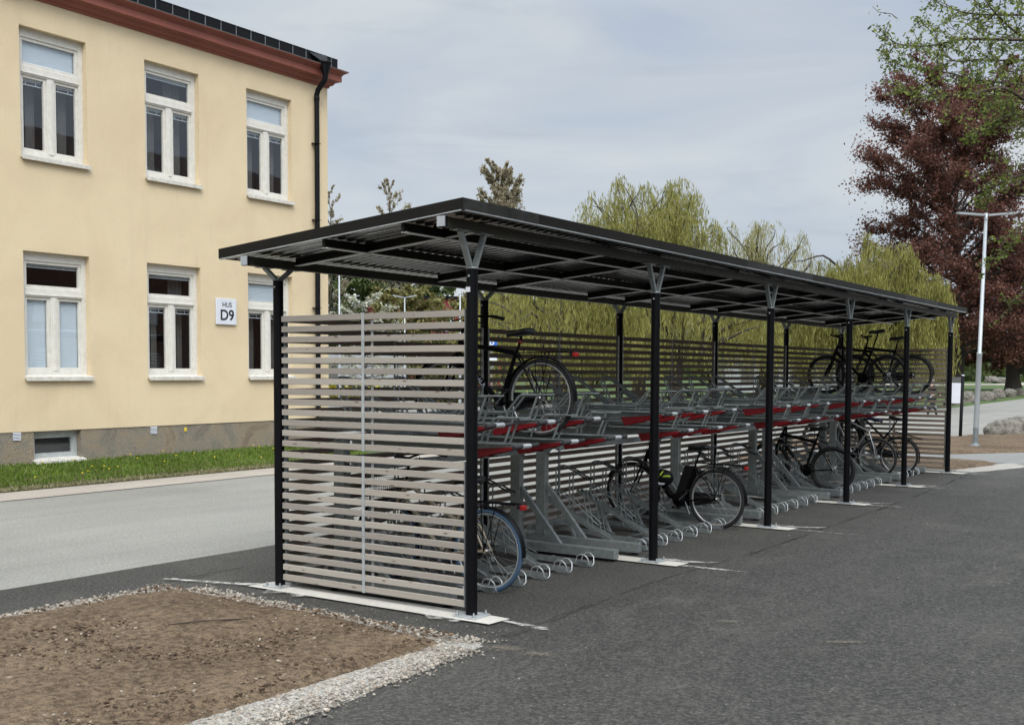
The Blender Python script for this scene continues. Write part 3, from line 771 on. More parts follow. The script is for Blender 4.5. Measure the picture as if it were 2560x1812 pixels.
# ------------------------------------------------------------------ two tier racks
def shape_xz(mb, pts, y0, y1):
    return mb.prism([(x, y0, z) for x, z in pts], (0, y1-y0, 0))
def upper_tray(root, y, T):
    m = MB()
    xb = -1.90
    side = [(xb, T-.10), (xb, T+.005), (-.70, T+.004), (-.09, T-.006), (-.10, T-.026), (-.62, T-.075), (-1.2, T-.12)]
    for s in (-1, 1): shape_xz(m, side, y+s*.056, y+s*.052)
    m.box(xb, -.10, y-.049, y+.049, T-.040, T-.036)
    for s in (-1, 1):
        m.prism([(xb, y+s*.0525, T+.004), (xb, y+s*.098, T-.006), (-.34, y+s*.098, T-.012), (-.12, y+s*.0525, T-.004)], (0, 0, .003))
    tr = m.build('upper_tray', M['galv'], root)
    r = MB()
    for s in (-1, 1): shape_xz(r, [(-.66, T-.068), (-.19, T-.030), (-.19, T-.052), (-.61, T-.150)], y+s*.0570, y+s*.0605)
    r.box(-.60, -.40, y-.053, y+.053, T-.118, T-.114)
    r.build('red_cover', M['red'], tr)
    h = MB().tube([(-.095, y-.055, T-.022), (-.095, y+.055, T-.022)], .021, 10).build('handle', M['galv_light'], tr)
    MB().tube([(-.095, y-.175, T-.027), (-.095, y-.057, T-.022)], .0165, 10).build('grip', M['grip'], h)
    MB().tube([(-.095, y+.057, T-.022), (-.095, y+.172, T-.017)], .0165, 10).build('grip', M['grip'], h)
    hp = MB(); z = T
    for s in (-1, 1):
        yy = y+s*.040
        hp.tube([(-.285, yy, z-.01), (-.27, yy, z+.01), (-.19, yy, z+.195)], .0105, 7)
        hp.tube([(-.19, yy, z+.198), (-.345, yy, z+.198), (-.372, yy, z+.185), (-.485, yy, z+.06), (-.52, yy, z+.048), (-1.02, yy, z+.048), (-1.05, yy, z+.035), (-1.06, yy, z)], .0105, 7)
        hp.tube([(-.49, yy, z+.05), (-.505, yy, z-.005)], .0080, 6)
    hp.tube([(-.345, y-.040, z+.203), (-.345, y+.04, z+.203)], .0105, 7)
    hp.box(-.20, -.082, y-.052, y+.052, z+.197, z+.208, .003)
    hp.build('wheel_hoop', M['galv'], tr)
    fh = MB()                                 # tall front wheel holder towards the back
    for s in (-1, 1):
        yy = y+s*.034
        fh.tube([(-1.62, yy, z-.01), (-1.735, yy, z+.24), (-1.745, yy, z+.30), (-1.72, yy, z+.335), (-1.68, yy, z+.335), (-1.30, yy, z+.10), (-1.22, yy, z+.06), (-1.02, yy, z+.045)], .0100, 7)
    fh.tube([(-1.72, y-.034, z+.337), (-1.72, y+.034, z+.337)], .0100, 7)
    for s in (-1, 1):
        fh.tube([(-1.44, y+s*.03, z-.01), (-1.50, y+s*.03, z+.12), (-1.48, y+s*.03, z+.165), (-1.44, y+s*.03, z+.17), (-1.27, y+s*.03, z+.03)], .007, 6)
    fh.build('front_wheel_holder', M['galv'], tr)
def low_rail(root, y, raised):
    m = MB()
    if raised: prof = [(-.375, .012), (-.70, .018), (-1.62, .455)]
    else: prof = [(-.375, .012), (-.95, .018), (-1.25, .055), (-1.70, .075)]
    for i in range(len(prof)-1):
        (xa, za), (xb_, zb) = prof[i], prof[i+1]
        d = .046 if i else .040; t = .036
        m.prism([(xa, y-.045, za), (xb_, y-.045, zb), (xb_, y-.045, zb+d), (xa, y-.045, za+t)], (0, .004, 0))
        m.prism([(xa, y+.041, za), (xb_, y+.041, zb), (xb_, y+.041, zb+d), (xa, y+.041, za+t)], (0, .004, 0))
        m.prism([(xa, y-.041, za+.004), (xb_, y-.041, zb+.004), (xb_, y-.041, zb+.009), (xa, y-.041, za+.009)], (0, .082, 0))
    m.prism([(-.36, y-.045, .006), (-.375, y-.045, .048), (-.47, y-.045, .050), (-.47, y-.045, .006)], (0, .003, 0))
    m.box(-.375, -.350, y-.03, y+.03, .006, .011)
    r = m.build('lower_rail', M['galv'], root)
    e = MB()
    for s in (-1, 1):                         # the pair of bent loops at the entry
        e.tube([(-.50, y+s*.052, .030), (-.475, y+s*.056, .095), (-.44, y+s*.058, .120), (-.40, y+s*.058, .120), (-.362, y+s*.054, .088), (-.352, y+s*.042, .030), (-.358, y+s*.018, .012)], .0050, 7)
    e.build('entry_loop', M['galv_light'], r)
    h = MB(); zb = .40 if raised else .06; xb_ = -1.44 if raised else -1.50
    zt = .815 if raised else .70
    for s in (-1, 1):
        yy = y+s*.036
        h.tube([(xb_+.06, yy, zb-.03), (xb_, yy, zb+.06), (xb_, yy, zt-.05), (xb_+.012, yy, zt-.015), (xb_+.05, yy, zt), (xb_+.11, yy, zt-.008), (xb_+.27, yy, zt-.065)], .0078, 7)
    h.tube([(xb_+.05, y-.036, zt), (xb_+.05, y+.036, zt)], .0078, 6)
    for s in (-1, 1):                         # lower small hoop straddling the wheel
        yy = y+s*.040; x1 = xb_+.42; z1 = (zb-.20 if raised else .05)
        h.tube([(x1, yy, z1-.08 if raised else z1-.03), (x1-.03, yy, z1+.10), (x1-.08, yy, z1+.34), (x1-.05, yy, z1+.375), (x1-.01, yy, z1+.37)], .0060, 6)
        h.tube([(xb_+.02, yy, zb+.14), (xb_+.20, yy, zb+.06 if raised else .20), (x1+.10, yy, z1+.02)], .0060, 6)
    h.build('wheel_hoop', M['galv'], r)
    for s in (-1, 1): MB().tube([(xb_+.13, y+s*.036, zt-.014), (xb_+.27, y+s*.036, zt-.065)], .0098, 8).build('rubber_sleeve', M['grip'], r)
    MB().tube([(xb_-.0, y-.06, zb+.105), (xb_+.0, y+.22, zb+.125)], .0085, 7).build('rubber_sleeve', M['grip'], r)
    if raised:
        MB().bar((-1.36, y, .34), (-1.20, y, .02), .035, .028).build('rail_support', M['galv'], r)
def make_rack(y0, length, nslots, label):
    root = empty('two_tier_rack', (0, y0, 0), label, 'bike rack', 'two tier bike racks standing in a row under the shelter')
    # built round y = 0, the root carries the position
    for yb in (0., length):
        MB().box(-1.62, -.30, yb-.045, yb+.045, .028, .118, .004).build('base_beam', M['galv'], root)
        for x in (-.37, -1.55): MB().lathe((x, yb, 0), [(0, .03), (.009, .03), (.009, .012), (.045, .010), (.048, .002), (0, .002)], 12).build('levelling_foot', M['black_dull'], root)
        MB().box(-1.50, -1.39, yb-.040, yb+.040, .119, 1.245, .004).build('column', M['galv'], root)
        MB().bar((-1.40, yb, .64), (-.93, yb, .10), .040, .058).build('brace', M['galv'], root)
        MB().bar((-1.40, yb, .96), (-1.26, yb, 1.10), .034, .034).build('upper_brace', M['galv'], root)
        MB().box(-1.389, -1.20, yb-.03, yb+.03, 1.06, 1.11).build('bracket_arm', M['galv'], root)
    for (x0, x1, z0, z1) in ((-1.47, -1.42, 1.246, 1.29), (-1.25, -1.20, 1.00, 1.055), (-1.60, -1.56, .15, .20)):
        MB().box(x0, x1, -.05, length+.05, z0, z1).build('long_rail', M['galv'], root)
    MB().box(-.98, -.95, .047, length-.047, .002, .010).build('floor_strap', M['galv'], root)
    off = [.30, .675, 1.03, 1.405, 1.78, 2.17][:nslots]
    for j, yo in enumerate(off):
        upper_tray(root, yo, 1.412 if j % 2 == 0 else 1.232)
        low_rail(root, yo, j % 2 == 0)
    return root
rack = make_rack(.18, 2.55, 6, 'nearest two tier rack with red covers, right behind the pale end screen')
for y0, lb in ((3.20, 'second two tier rack from the front, holding the e-bike'), (6.34, 'third two tier rack from the front, empty on both levels'),
               (9.42, 'fourth two tier rack from the front, holding the lone mountain bike')):
    c = copy_tree(rack); c.location = (0, y0, 0); c['label'] = lb
make_rack(12.50, 1.66, 4, 'short last two tier rack at the far end, bikes on both of its levels')

# ------------------------------------------------------------------ bicycles
def wheel(root, c, r, tyre, rim=None, spokes=28, tw=.019, hub=.02, phase=0.):
    wh = MB().torus(c, r-tw, tw, 48, 10).build('wheel', tyre, root)
    rm = MB().torus(c, r-tw*2.1, .0105, 44, 6, sq=1.15).build('rim', rim or M['rim'], wh)
    s = MB(); hb = .030
    s.lathe(c, [(0, -.045), (.008, -.045), (.008, -.03), (hub, -.03), (hub*.6, -.02), (hub*.6, .02), (hub, .03), (.008, .03), (.008, .045), (0, .045)], 12, axis=1)
    for k in range(spokes):
        a = 2*PI*k/spokes+phase; side = 1 if k % 2 else -1; b = a+side*(.9 if (k//2) % 2 else -.9)
        p = (c[0]+(r-.045)*math.cos(a), c[1], c[2]+(r-.045)*math.sin(a)); h = (c[0]+hub*.9*math.cos(b), c[1]+side*.026, c[2]+hub*.9*math.sin(b))
        s.tube([h, p], .00115, 3, cap=False)
    s.build('spokes', M['spoke'], wh)
    return wh
def bike(name, label, rc, fc, y, kind='diamond', r=.345, paint=None, tyre=None, sad=(.21, .59), hbar=(.80, .66), guards=True, carrier=True, light=True,
         saddle=None, fat=.016, bar_w=.60, bar='flat', basket=False, rim=None, mtb=False, steer=0., guardmat=None, chrome_stay=False, back=.16, stand=True, lamp=False, tw=.019):
    paint = paint or M['black']; tyre = tyre or M['tyre']; saddle = saddle or M['saddle']
    wb = math.hypot(fc[0]-rc[0], fc[1]-rc[1]); tilt = math.atan2(fc[1]-rc[1], -(fc[0]-rc[0]))
    root = empty(name, (rc[0], y, rc[1]), label, 'bicycle')
    root.rotation_euler = (Matrix.Rotation(PI, 3, 'Z')@Matrix.Rotation(-tilt, 3, 'Y')).to_euler()
    bb = (.43, 0, -.055); crown = (wb-.155, 0, .375); head = (wb-.205, 0, .50 if kind != 'step' else .53)
    if kind == 'ebike': bb = (.44, 0, -.04)
    sx, sz = sad
    dx, dz = sx-bb[0], sz-.03-bb[2]; L = math.hypot(dx, dz)
    tl = .50 if kind == 'diamond' else .42
    tl = min(tl, L-.10); st = (bb[0]+dx*tl/L, 0, bb[2]+dz*tl/L)
    f = MB(); t = fat
    f.tube([bb, st], t*.95, 8)
    if kind == 'diamond':
        f.tube([(head[0], 0, head[2]-.02), (st[0]+.01, 0, st[2]-.025)], t, 8); f.tube([(crown[0]-.01, 0, crown[2]+.03), bb], t*1.15, 8)
        sst = (st[0], 0, st[2]-.03)
    elif kind == 'step':
        m1 = (bb[0]+dx*.30/L, 0, bb[2]+dz*.30/L)
        f.tube([(crown[0]-.005, 0, crown[2]+.03), (bb[0]+.10, 0, bb[2]+.06), bb], t*1.2, 8)
        f.tube([(head[0]-.005, 0, head[2]-.02), ((head[0]+m1[0])/2-.02, 0, (head[2]+m1[2])/2-.03), m1], t, 8)
        sst = (st[0], 0, st[2]-.03)
    else:
        f.tube([(head[0], 0, head[2]-.05), (wb-.33, 0, .20), (bb[0]+.14, 0, bb[2]+.03), (bb[0]+.02, 0, bb[2]+.01)], [.026, .034, .040, .045], 10)
        f.tube([(bb[0]-.03, 0, bb[2]+.06), (st[0]-.02, 0, st[2]-.02)], .034, 8)
        f.lathe((bb[0]+.02, 0, bb[2]-.005), [(0, -.055), (.075, -.055), (.085, -.03), (.085, .03), (.075, .055), (0, .055)], 20, axis=1)
        sst = (st[0], 0, st[2]-.02)
    f.tube([(crown[0]-.003, 0, crown[2]-.0), (head[0], 0, head[2]+.01)], t*1.25, 10)
    f.tube([(bb[0], -.035, bb[2]), (bb[0], .035, bb[2])], .022, 10)
    for s in (-1, 1):
        f.tube([(bb[0]-.02, s*.02, bb[2]), (.30, s*.035, -.04), (0, s*.052, 0)], [.011, .011, .008], 6)
        if not chrome_stay: f.tube([(sst[0]-.01, s*.016, sst[2]), (.11, s*.045, .19), (0, s*.052, 0)], [.009, .009, .007], 6)
        f.box(-.012, .016, s*.052-.003, s*.052+.003, -.014, .014)
    fr = f.build('frame', paint, root)
    if chrome_stay:
        cs = MB()
        for s in (-1, 1): cs.tube([(sst[0]-.01, s*.016, sst[2]), (.11, s*.045, .19), (0, s*.052, 0)], [.010, .010, .008], 6)
        cs.build('seat_stay', M['chrome'], fr)
    fk = MB(); 
    fk.tube([(crown[0], -.05, crown[2]-.005), (crown[0], .05, crown[2]-.005)], .015 if not mtb else .021, 8)
    for s in (-1, 1):
        if mtb:
            fk.tube([(crown[0], s*.052, crown[2]), ((crown[0]+wb)/2-.02, s*.052, .19)], .0155, 8); fk.tube([((crown[0]+wb)/2-.03, s*.052, .21), (wb-.01, s*.052, .02), (wb, s*.052, -.01)], [.022, .021, .014], 8)
        else: fk.tube([(crown[0], s*.048, crown[2]), (wb-.05, s*.050, .10), (wb, s*.052, 0)], [.0125, .011, .008], 7)
    fk.build('fork', paint, root)
    wheel(root, (0, 0, 0), r, tyre, rim, 28, tw); wheel(root, (wb, 0, 0), r, tyre, rim, 28, tw, phase=.1)
    # seat post and saddle
    MB().tube([(st[0], 0, st[2]-.02), (sx, 0, sz-.03)], .0125, 8).build('seat_post', M['black'] if not chrome_stay else M['chrome'], root)
    sd_ = MB(); ns = 12; pr = [(-.115, .040, .010), (-.10, .074, .018), (-.05, .078, .016), (0, .060, .008), (.05, .036, .004), (.10, .024, .002), (.145, .020, -.004), (.155, .010, -.01)]
    vs = []; fs = []
    for (u, hw, hz) in pr:
        for k in range(ns):
            a = 2*PI*k/ns; cz = math.sin(a)
            vs.append((sx+u, hw*math.cos(a), sz+hz+(.024*cz if cz > 0 else .032*cz)))
    for i in range(len(pr)-1):
        for k in range(ns): fs.append((i*ns+k, i*ns+(k+1) % ns, (i+1)*ns+(k+1) % ns, (i+1)*ns+k))
    fs += [tuple(range(ns)), tuple(range((len(pr)-1)*ns, len(pr)*ns))]
    sd_.add(vs, fs, True); so_ = sd_.build('saddle', saddle, root)
    MB().tube([(sx-.06, -.02, sz-.02), (sx+.06, -.02, sz-.035)], .004, 5).tube([(sx-.06, .02, sz-.02), (sx+.06, .02, sz-.035)], .004, 5).build('saddle_rails', M['galv'], so_)
    # bars
    hx, hz = hbar; h = MB(); h.tube([(head[0], 0, head[2]), (head[0]-.03, 0, hz-.02)], .014, 8); h.tube([(head[0]-.03, 0, hz-.02), (hx+.04, 0, hz)], .016, 8)
    rot = Matrix.Rotation(steer, 3, 'Z'); piv = Vector((head[0]-.03, 0, 0))
    def R(p): return tuple(rot@(Vector(p)-piv)+piv)
    w2 = bar_w/2
    if bar == 'flat': bp = [R((hx-.03, -w2, hz+.01)), R((hx+.03, -w2*.45, hz+.005)), R((hx+.04, 0, hz)), R((hx+.03, w2*.45, hz+.005)), R((hx-.03, w2, hz+.01))]
    else: bp = [R((hx-back, -w2, hz+.01)), R((hx-.05, -w2*.93, hz+.035)), R((hx+.03, -w2*.55, hz+.03)), R((hx+.04, 0, hz)), R((hx+.03, w2*.55, hz+.03)), R((hx-.05, w2*.93, hz+.035)), R((hx-back, w2, hz+.01))]
    h.tube(bp, .011, 8); hb_ = h.build('handlebar', M['black'] if not chrome_stay else M['galv_light'], root)
    for s in (0, -1):
        a = Vector(bp[s]); b = Vector(bp[1 if s == 0 else -2]); MB().tube([a, a+(b-a).normalized()*.12], .0165, 8).build('grip', M['grip'], hb_)
    l = MB()
    for s in (-1, 1):
        l.tube([R((hx+.03, s*w2*.50, hz)), R((hx+.055, s*w2*.62, hz-.02)), R((hx+.045, s*w2*.98, hz-.035))], .006, 5)
        l.tube([R((hx+.04, s*w2*.45, hz)), R((hx+.10, s*.10, hz-.03)), R((hx+.12, s*.03, hz-.12)), (crown[0]+.02, s*.02, crown[2]+.05)], .0028, 4)
    l.build('brake_lever', M['black_dull'], hb_)
    if guards:
        gm = guardmat or M['black']
        m = MB().strip((0, 0, 0), r+.016, .052, .006, PI*-.05-.12, PI*1.02, 34)
        m.tube([(-.0, .05, 0), (-(r+.02)*math.cos(-.3+PI-PI)*-1*-1, .022, .1)], .0025, 4) if False else None
        m.build('mudguard', gm, root)
        m = MB().strip((wb, 0, 0), r+.016, .052, .006, PI*.12, PI*1.12, 28)
        m.tube([(wb, .05, 0), (wb-(r+.02)*math.cos(.3), .022, (r+.02)*math.sin(-.3))], .0025, 4); m.build('mudguard', gm, root)
    if carrier:
        c = MB(); z = r+.052
        for s in (-1, 0, 1): c.tube([(sst[0]-.03, s*.028, z), (-.30, s*.055, z+.004)], .005, 5)
        for x in (.12, 0, -.12, -.29): c.tube([(x, -.055, z+.002), (x, .055, z+.002)], .0045, 5)
        for s in (-1, 1):
            c.tube([(.03, s*.055, z), (0, s*.06, .0)], .0042, 5); c.tube([(-.12, s*.055, z), (0, s*.06, .0)], .0042, 5)
        c.tube([(sst[0]-.03, 0, z), (sst[0], 0, sst[2]-.03)], .006, 5)
        c.tube([(.20, -.03, z+.004), (.19, -.03, z+.04), (.16, -.03, z+.045), (.12, -.03, z+.03)], .0032, 4)
        ca = c.build('luggage_carrier', M['black'], root)
        if light:
            MB().box(-.365, -.330, -.030, .030, z-.038, z+.000, .006).build('rear_light', M['lightred'], root)
            MB().box(-.326, -.30, -.02, .02, z-.03, z-.002).build('light_bracket', M['black_dull'], ca)
    if lamp: MB().lathe((st[0]-.035, 0, st[2]+.075), [(0, -.02), (.014, -.018), (.017, 0), (.014, .018), (0, .02)], 10, axis=1).build('clip_light', M['lightred'], root)
    k = MB(); k.tube([(bb[0], -.062, bb[2]), (bb[0], .062, bb[2])], .010, 8); k.lathe((bb[0], -.045, bb[2]), [(0, -.002), (.085, -.002), (.09, .002), (0, .002)], 24, axis=1)
    k.tube([(bb[0], -.06, bb[2]), (bb[0]+.12, -.068, bb[2]-.12)], .009, 6); k.tube([(bb[0], .06, bb[2]), (bb[0]-.12, .068, bb[2]+.12)], .009, 6)
    ck = k.build('crank', M['black'] if mtb else M['galv'], root)
    p = MB()
    for (px, pz, s) in ((bb[0]+.12, bb[2]-.12, -1), (bb[0]-.12, bb[2]+.12, 1)): p.box(px-.045, px+.045, s*.115-.035, s*.115+.035, pz-.012, pz+.012, .004)
    p.build('pedal', M['black_dull'], ck)
    q = MB()
    if mtb:
        for i, rr in enumerate((.055, .045, .035)): q.lathe((0, -.032-.006*i, 0), [(0, -.001), (rr, -.001), (rr, .001), (0, .001)], 18, axis=1)
        q.tube([(.0, -.045, -.03), (.03, -.045, -.09)], .007, 5)
        q.build('gears', M['galv'], root)
        c = MB(); c.tube([(bb[0], -.045, bb[2]+.085), (0, -.04, .04)], .003, 4); c.tube([(bb[0], -.045, bb[2]-.085), (.03, -.04, -.10), (0, -.04, -.045)], .003, 4); c.build('chain', M['galv'], root)
    else:
        q.prism([(-.03, -.058, .045), (bb[0]-.02, -.058, bb[2]+.100), (bb[0]+.10, -.058, bb[2]+.06), (bb[0]+.10, -.058, bb[2]-.05), (bb[0]+.0, -.058, bb[2]-.098), (-.03, -.058, -.045)], (0, .008, 0))
        q.build('chain_guard', M['black_dull'], root)
    if stand: MB().tube([(bb[0]-.06, .03, bb[2]-.02), (bb[0]-.13, .05, bb[2]-.16)], .007, 5).build('kickstand', M['galv'], root)
    return root
# blue tyred city bike at the lowest level, nearest the camera
yb = .855
b = bike('bicycle', 'beige city bike with blue tyres and basket, behind the pale end screen', (-.465, .338), (-1.53, .338), yb,
         kind='step', paint=M['beige'], tyre=M['tyre_blue'], sad=(.18, .56), hbar=(.80, .72), bar='city', bar_w=.56, guardmat=M['black'], rim=M['galv_light'], r=.345, fat=.018)
bk = MB()
for k in range(9):
    z = .30+k*.028; hw = .13+k*.004
    bk.tube([(1.02, -hw, z), (1.30, -hw, z), (1.30, hw, z), (1.02, hw, z), (1.02, -hw, z)], .0022, 4)
for k in range(12):
    a = -.14+k*.0255
    bk.tube([(1.02, a, .29), (1.02, a, .53)], .0018, 4); bk.tube([(1.30, a, .29), (1.30, a, .53)], .0018, 4)
    bk.tube([(1.03+k*.024, -.15, .29), (1.03+k*.024, -.15, .53)], .0018, 4); bk.tube([(1.03+k*.024, .15, .29), (1.03+k*.024, .15, .53)], .0018, 4)
bk.build('front_basket', M['black'], b)
# black city bike on the upper level
ub = bike('bicycle', 'black city bike on the upper level beside the nearest front post', (-.425, 1.575), (-1.49, 1.575), 1.582,
          kind='diamond', sad=(.205, .565), hbar=(.74, .70), bar='city', bar_w=.66, r=.340, rim=M['rim'], lamp=True, fat=.020, steer=.18)
MB().box(.34, .37, -.034, -.030, .03, .07).build('side_reflector', M['lightorange'], ub)
dirv = Vector((1.065-.165-.43, 0, .405+.055)); ang = math.atan2(dirv.z, dirv.x); ca_, sa_ = math.cos(ang), math.sin(ang)
mt = Matrix(((-ca_, -sa_, 0, .632), (0, 0, 1, .0235), (-sa_, ca_, 0, -.055+.202*dirv.z/dirv.x), (0, 0, 0, 1)))
text_mesh('frame_lettering', 'RALA', .058, M['white'], ub, mt, .0008, .001)
# e-bike with a helmet
eb = bike('electric_bicycle', 'black e-bike with thick frame and carrier, lowest level left of the second front post', (-.45, .345), (-1.545, .375), 5.372,
          kind='ebike', sad=(.225, .575), hbar=(.76, .70), bar='city', bar_w=.62, r=.350, mtb=False, rim=M['rim'], fat=.02, tw=.023)
MB().prism([(.395, -.04, .05), (.50, -.04, .03), (.40, -.04, .36), (.28, -.04, .36)], (0, .08, 0)).build('battery', M['black_dull'], eb)
hel = MB(); n1, n2 = 10, 18; vs = []; fs = []
hc = Vector((-1.115, 5.31, .56))
for i in range(n1+1):
    th = PI*.56*i/n1
    for k in range(n2):
        a = 2*PI*k/n2; vs.append(hc+Vector((.135*math.sin(th)*math.cos(a), .085*math.cos(th)-.02, .10*math.sin(th)*math.sin(a)))*1.0)
for i in range(n1):
    for k in range(n2): fs.append((i*n2+k, i*n2+(k+1) % n2, (i+1)*n2+(k+1) % n2, (i+1)*n2+k))
hel.add([tuple(Vector((v.x, 2*hc.y-v.y, v.z))) for v in vs], fs, True)
ho = empty('bicycle_helmet', tuple(hc), 'black helmet with neon yellow and white streaks hanging on the e-bike frame', 'helmet')
hs = hel.build('shell', M['black_dull'], None, loc=tuple(hc)); hs.parent = ho; hs.location = (0, 0, 0)
def hstripe(a0, th0, a1, th1, wd, mat, nm):
    m = MB(); P = []
    for i in range(7):
        t_ = i/6; th = th0+(th1-th0)*t_; a = a0+(a1-a0)*t_
        P.append(Vector((.139*math.sin(th)*math.cos(a), -.089*math.cos(th)+.02, .104*math.sin(th)*math.sin(a))))
    m.tube(P, [wd*.3, wd, wd*1.1, wd, wd, wd*.8, wd*.3], 6); o = m.build(nm, mat, ho)
hstripe(2.4, .15, 2.2, 1.2, .010, M['neon'], 'yellow_streak'); hstripe(.6, .3, .2, 1.1, .010, M['neon'], 'yellow_streak')
hstripe(1.5, .25, 1.3, .95, .009, M['neon'], 'yellow_streak'); hstripe(4.2, .7, 5.3, .8, .016, M['white'], 'white_patch')
# lower level, further along
bike('mountain_bicycle', 'mountain bike on the lower level between the third and fourth front posts', (-.655, .345), (-1.66, .375), 10.10,
     kind='diamond', sad=(.23, .60), hbar=(.82, .62), r=.350, mtb=True, guards=False, carrier=False, fat=.023, tw=.029, rim=M['rim_black'], bar_w=.64, stand=False)
bike('bicycle', 'silver bike with navy saddle, lower level, left of the fifth front post', (-.775, .345), (-1.76, .64), 12.80,
     kind='diamond', paint=M['silver'], sad=(.22, .62), hbar=(.82, .66), chrome_stay=True, guards=False, carrier=False, saddle=M['saddle_blue'], r=.345, mtb=True, stand=False, tw=.025)
bike('bicycle', 'dark bike with mudguards and carrier, front wheel raised, last one on the lowest level', (-.605, .345), (-1.62, .62), 13.53,
     kind='step', sad=(.20, .62), hbar=(.80, .70), bar='city', r=.345, rim=M['rim'], light=False, fat=.019, tw=.022)
# upper level at the far end
bike('mountain_bicycle', 'black high-saddled bike on the upper level at the far end, the nearer of two', (-.63, 1.772), (-1.69, 1.772), 12.80,
     kind='diamond', sad=(.17, .735), hbar=(.90, .68), r=.345, mtb=True, guards=False, carrier=False, fat=.022, tw=.026, rim=M['rim_black'], bar_w=.62, stand=False)
bike('bicycle', 'black bike with long mudguards on the upper level, the farther of two', (-.40, 1.775), (-1.42, 1.775), 13.54,
     kind='diamond', sad=(.26, .635), hbar=(.84, .68), r=.345, guards=True, carrier=True, light=False, fat=.021, tw=.023, bar_w=.60, rim=M['rim_black'], guardmat=M['black'])

# ------------------------------------------------------------------ yellow building
XW, YC = -11.635, 10.722
Z0, ZP, ZT = .05, .812, 7.70
BY0, BX0 = -14., -24.
bld = empty('yellow_building', (XW, YC, .1), 'two storey pale yellow plastered building with white windows and red-brown cornice', 'building')
BL = Vector((XW, YC, .1))
def B(mb, name, mat, parent=None, **k):
    """build in world coordinates and hang it under the building"""
    me_v = [tuple(Vector(p)-BL) for p in mb.v]; mb.v = me_v
    return mb.build(name, mat, parent or bld, recalc=(name != 'pane'))
wy = [(3.805, 5.004), (6.161, 7.348), (8.498, 9.688)]
wy = [(a-2.36*k_, b_-2.36*k_) for k_ in (5, 4, 3, 2, 1) for (a, b_) in (wy[0],)]+wy
cell = [(3.937, 4.80, .347, .812)]
cell += [(3.937-4.7, 4.80-4.7, .347, .812)]
m = MB(); ops = [(a, b_, z0, z1) for a, b_ in wy for z0, z1 in ((1.70, 3.694), (5.20, 7.213))]
ys = sorted(set([BY0, YC]+[v for o in ops for v in o[:2]])); zs = [ZP, 1.70, 3.694, 5.20, 7.213, ZT]
for i in range(len(ys)-1):
    for j in range(len(zs)-1):
        cy_, cz_ = (ys[i]+ys[i+1])/2, (zs[j]+zs[j+1])/2
        if any(o[0] < cy_ < o[1] and o[2] < cz_ < o[3] for o in ops): continue
        m.add([(XW, ys[i], zs[j]), (XW, ys[i+1], zs[j]), (XW, ys[i+1], zs[j+1]), (XW, ys[i], zs[j+1])], [(0, 1, 2, 3)])
RD = .19
for (a, b_, z0, z1) in ops:
    m.add([(XW, a, z0), (XW, b_, z0), (XW, b_, z1), (XW, a, z1), (XW-RD, a, z0), (XW-RD, b_, z0), (XW-RD, b_, z1), (XW-RD, a, z1)],
          [(0, 1, 5, 4), (1, 2, 6, 5), (2, 3, 7, 6), (3, 0, 4, 7)])
m.add([(XW, YC, ZP), (BX0, YC, ZP), (BX0, YC, ZT), (XW, YC, ZT)], [(0, 1, 2, 3)])
m.add([(BX0, BY0, ZP), (BX0, YC, ZP), (BX0, YC, ZT), (BX0, BY0, ZT)], [(0, 1, 2, 3)])
m.add([(XW, BY0, ZP), (BX0, BY0, ZP), (BX0, BY0, ZT), (XW, BY0, ZT)], [(0, 1, 2, 3)])
wall = B(m, 'wall', M['plaster'])
m = MB(); pz = XW-.012; ys = sorted(set([BY0, YC-.012]+[v for o in cell for v in o[:2]]))
for i in range(len(ys)-1):
    cy_ = (ys[i]+ys[i+1])/2
    for z0, z1 in ((Z0, .347), (.347, .812)):
        if z0 > .3 and any(o[0] < cy_ < o[1] for o in cell): continue
        m.add([(pz, ys[i], z0), (pz, ys[i+1], z0), (pz, ys[i+1], z1), (pz, ys[i], z1)], [(0, 1, 2, 3)])
for (a, b_, z0, z1) in cell: m.add([(pz, a, z0), (pz, b_, z0), (pz, b_, z1), (pz, a, z1), (pz-.22, a, z0), (pz-.22, b_, z0), (pz-.22, b_, z1), (pz-.22, a, z1)],
          [(0, 1, 5, 4), (1, 2, 6, 5), (2, 3, 7, 6), (3, 0, 4, 7)])
m.add([(pz, YC-.012, Z0), (BX0, YC-.012, Z0), (BX0, YC-.012, ZP), (pz, YC-.012, ZP)], [(0, 1, 2, 3)])
B(m, 'plinth', M['plinth'])
# cornice that returns round the corner; profile (projection, height)
cp = [(0, 7.66), (.030, 7.665), (.035, 7.70), (.075, 7.715), (.10, 7.745), (.125, 7.785), (.175, 7.80), (.213, 7.803), (.213, 7.925), (.232, 7.932), (.236, 7.955), (.262, 7.965), (.285, 7.985), (.31, 7.99), (.315, 8.005), (0, 8.06)]
m = MB(); vs = []
for (d, z) in cp: vs += [(XW+d, BY0, z), (XW+d, YC+d, z), (BX0, YC+d, z)]
fs = []
for i in range(len(cp)-1):
    a = i*3; fs += [(a, a+1, a+4, a+3), (a+1, a+2, a+5, a+4)]
m.add(vs, fs); B(m, 'cornice', M['cornice'])
m = MB(); m.add([(XW+.316, BY0, 8.006), (XW+.316, YC+.316, 8.006), (XW+.322, YC+.322, 8.018), (XW+.322, BY0, 8.018), (XW, YC-.0, 8.075), (XW, BY0, 8.075)], [(0, 1, 2, 3), (3, 2, 4, 5)])
m.add([(XW+.316, YC+.316, 8.006), (BX0, YC+.316, 8.006), (BX0, YC+.322, 8.018), (XW+.322, YC+.322, 8.018), (XW, YC, 8.075), (BX0, YC, 8.075)], [(0, 1, 2, 3), (3, 2, 4, 5)])
B(m, 'cornice_flashing', M['galv'])
m = MB()                                      # black standing eave gutter, in seamed lengths
GX = XW+.20
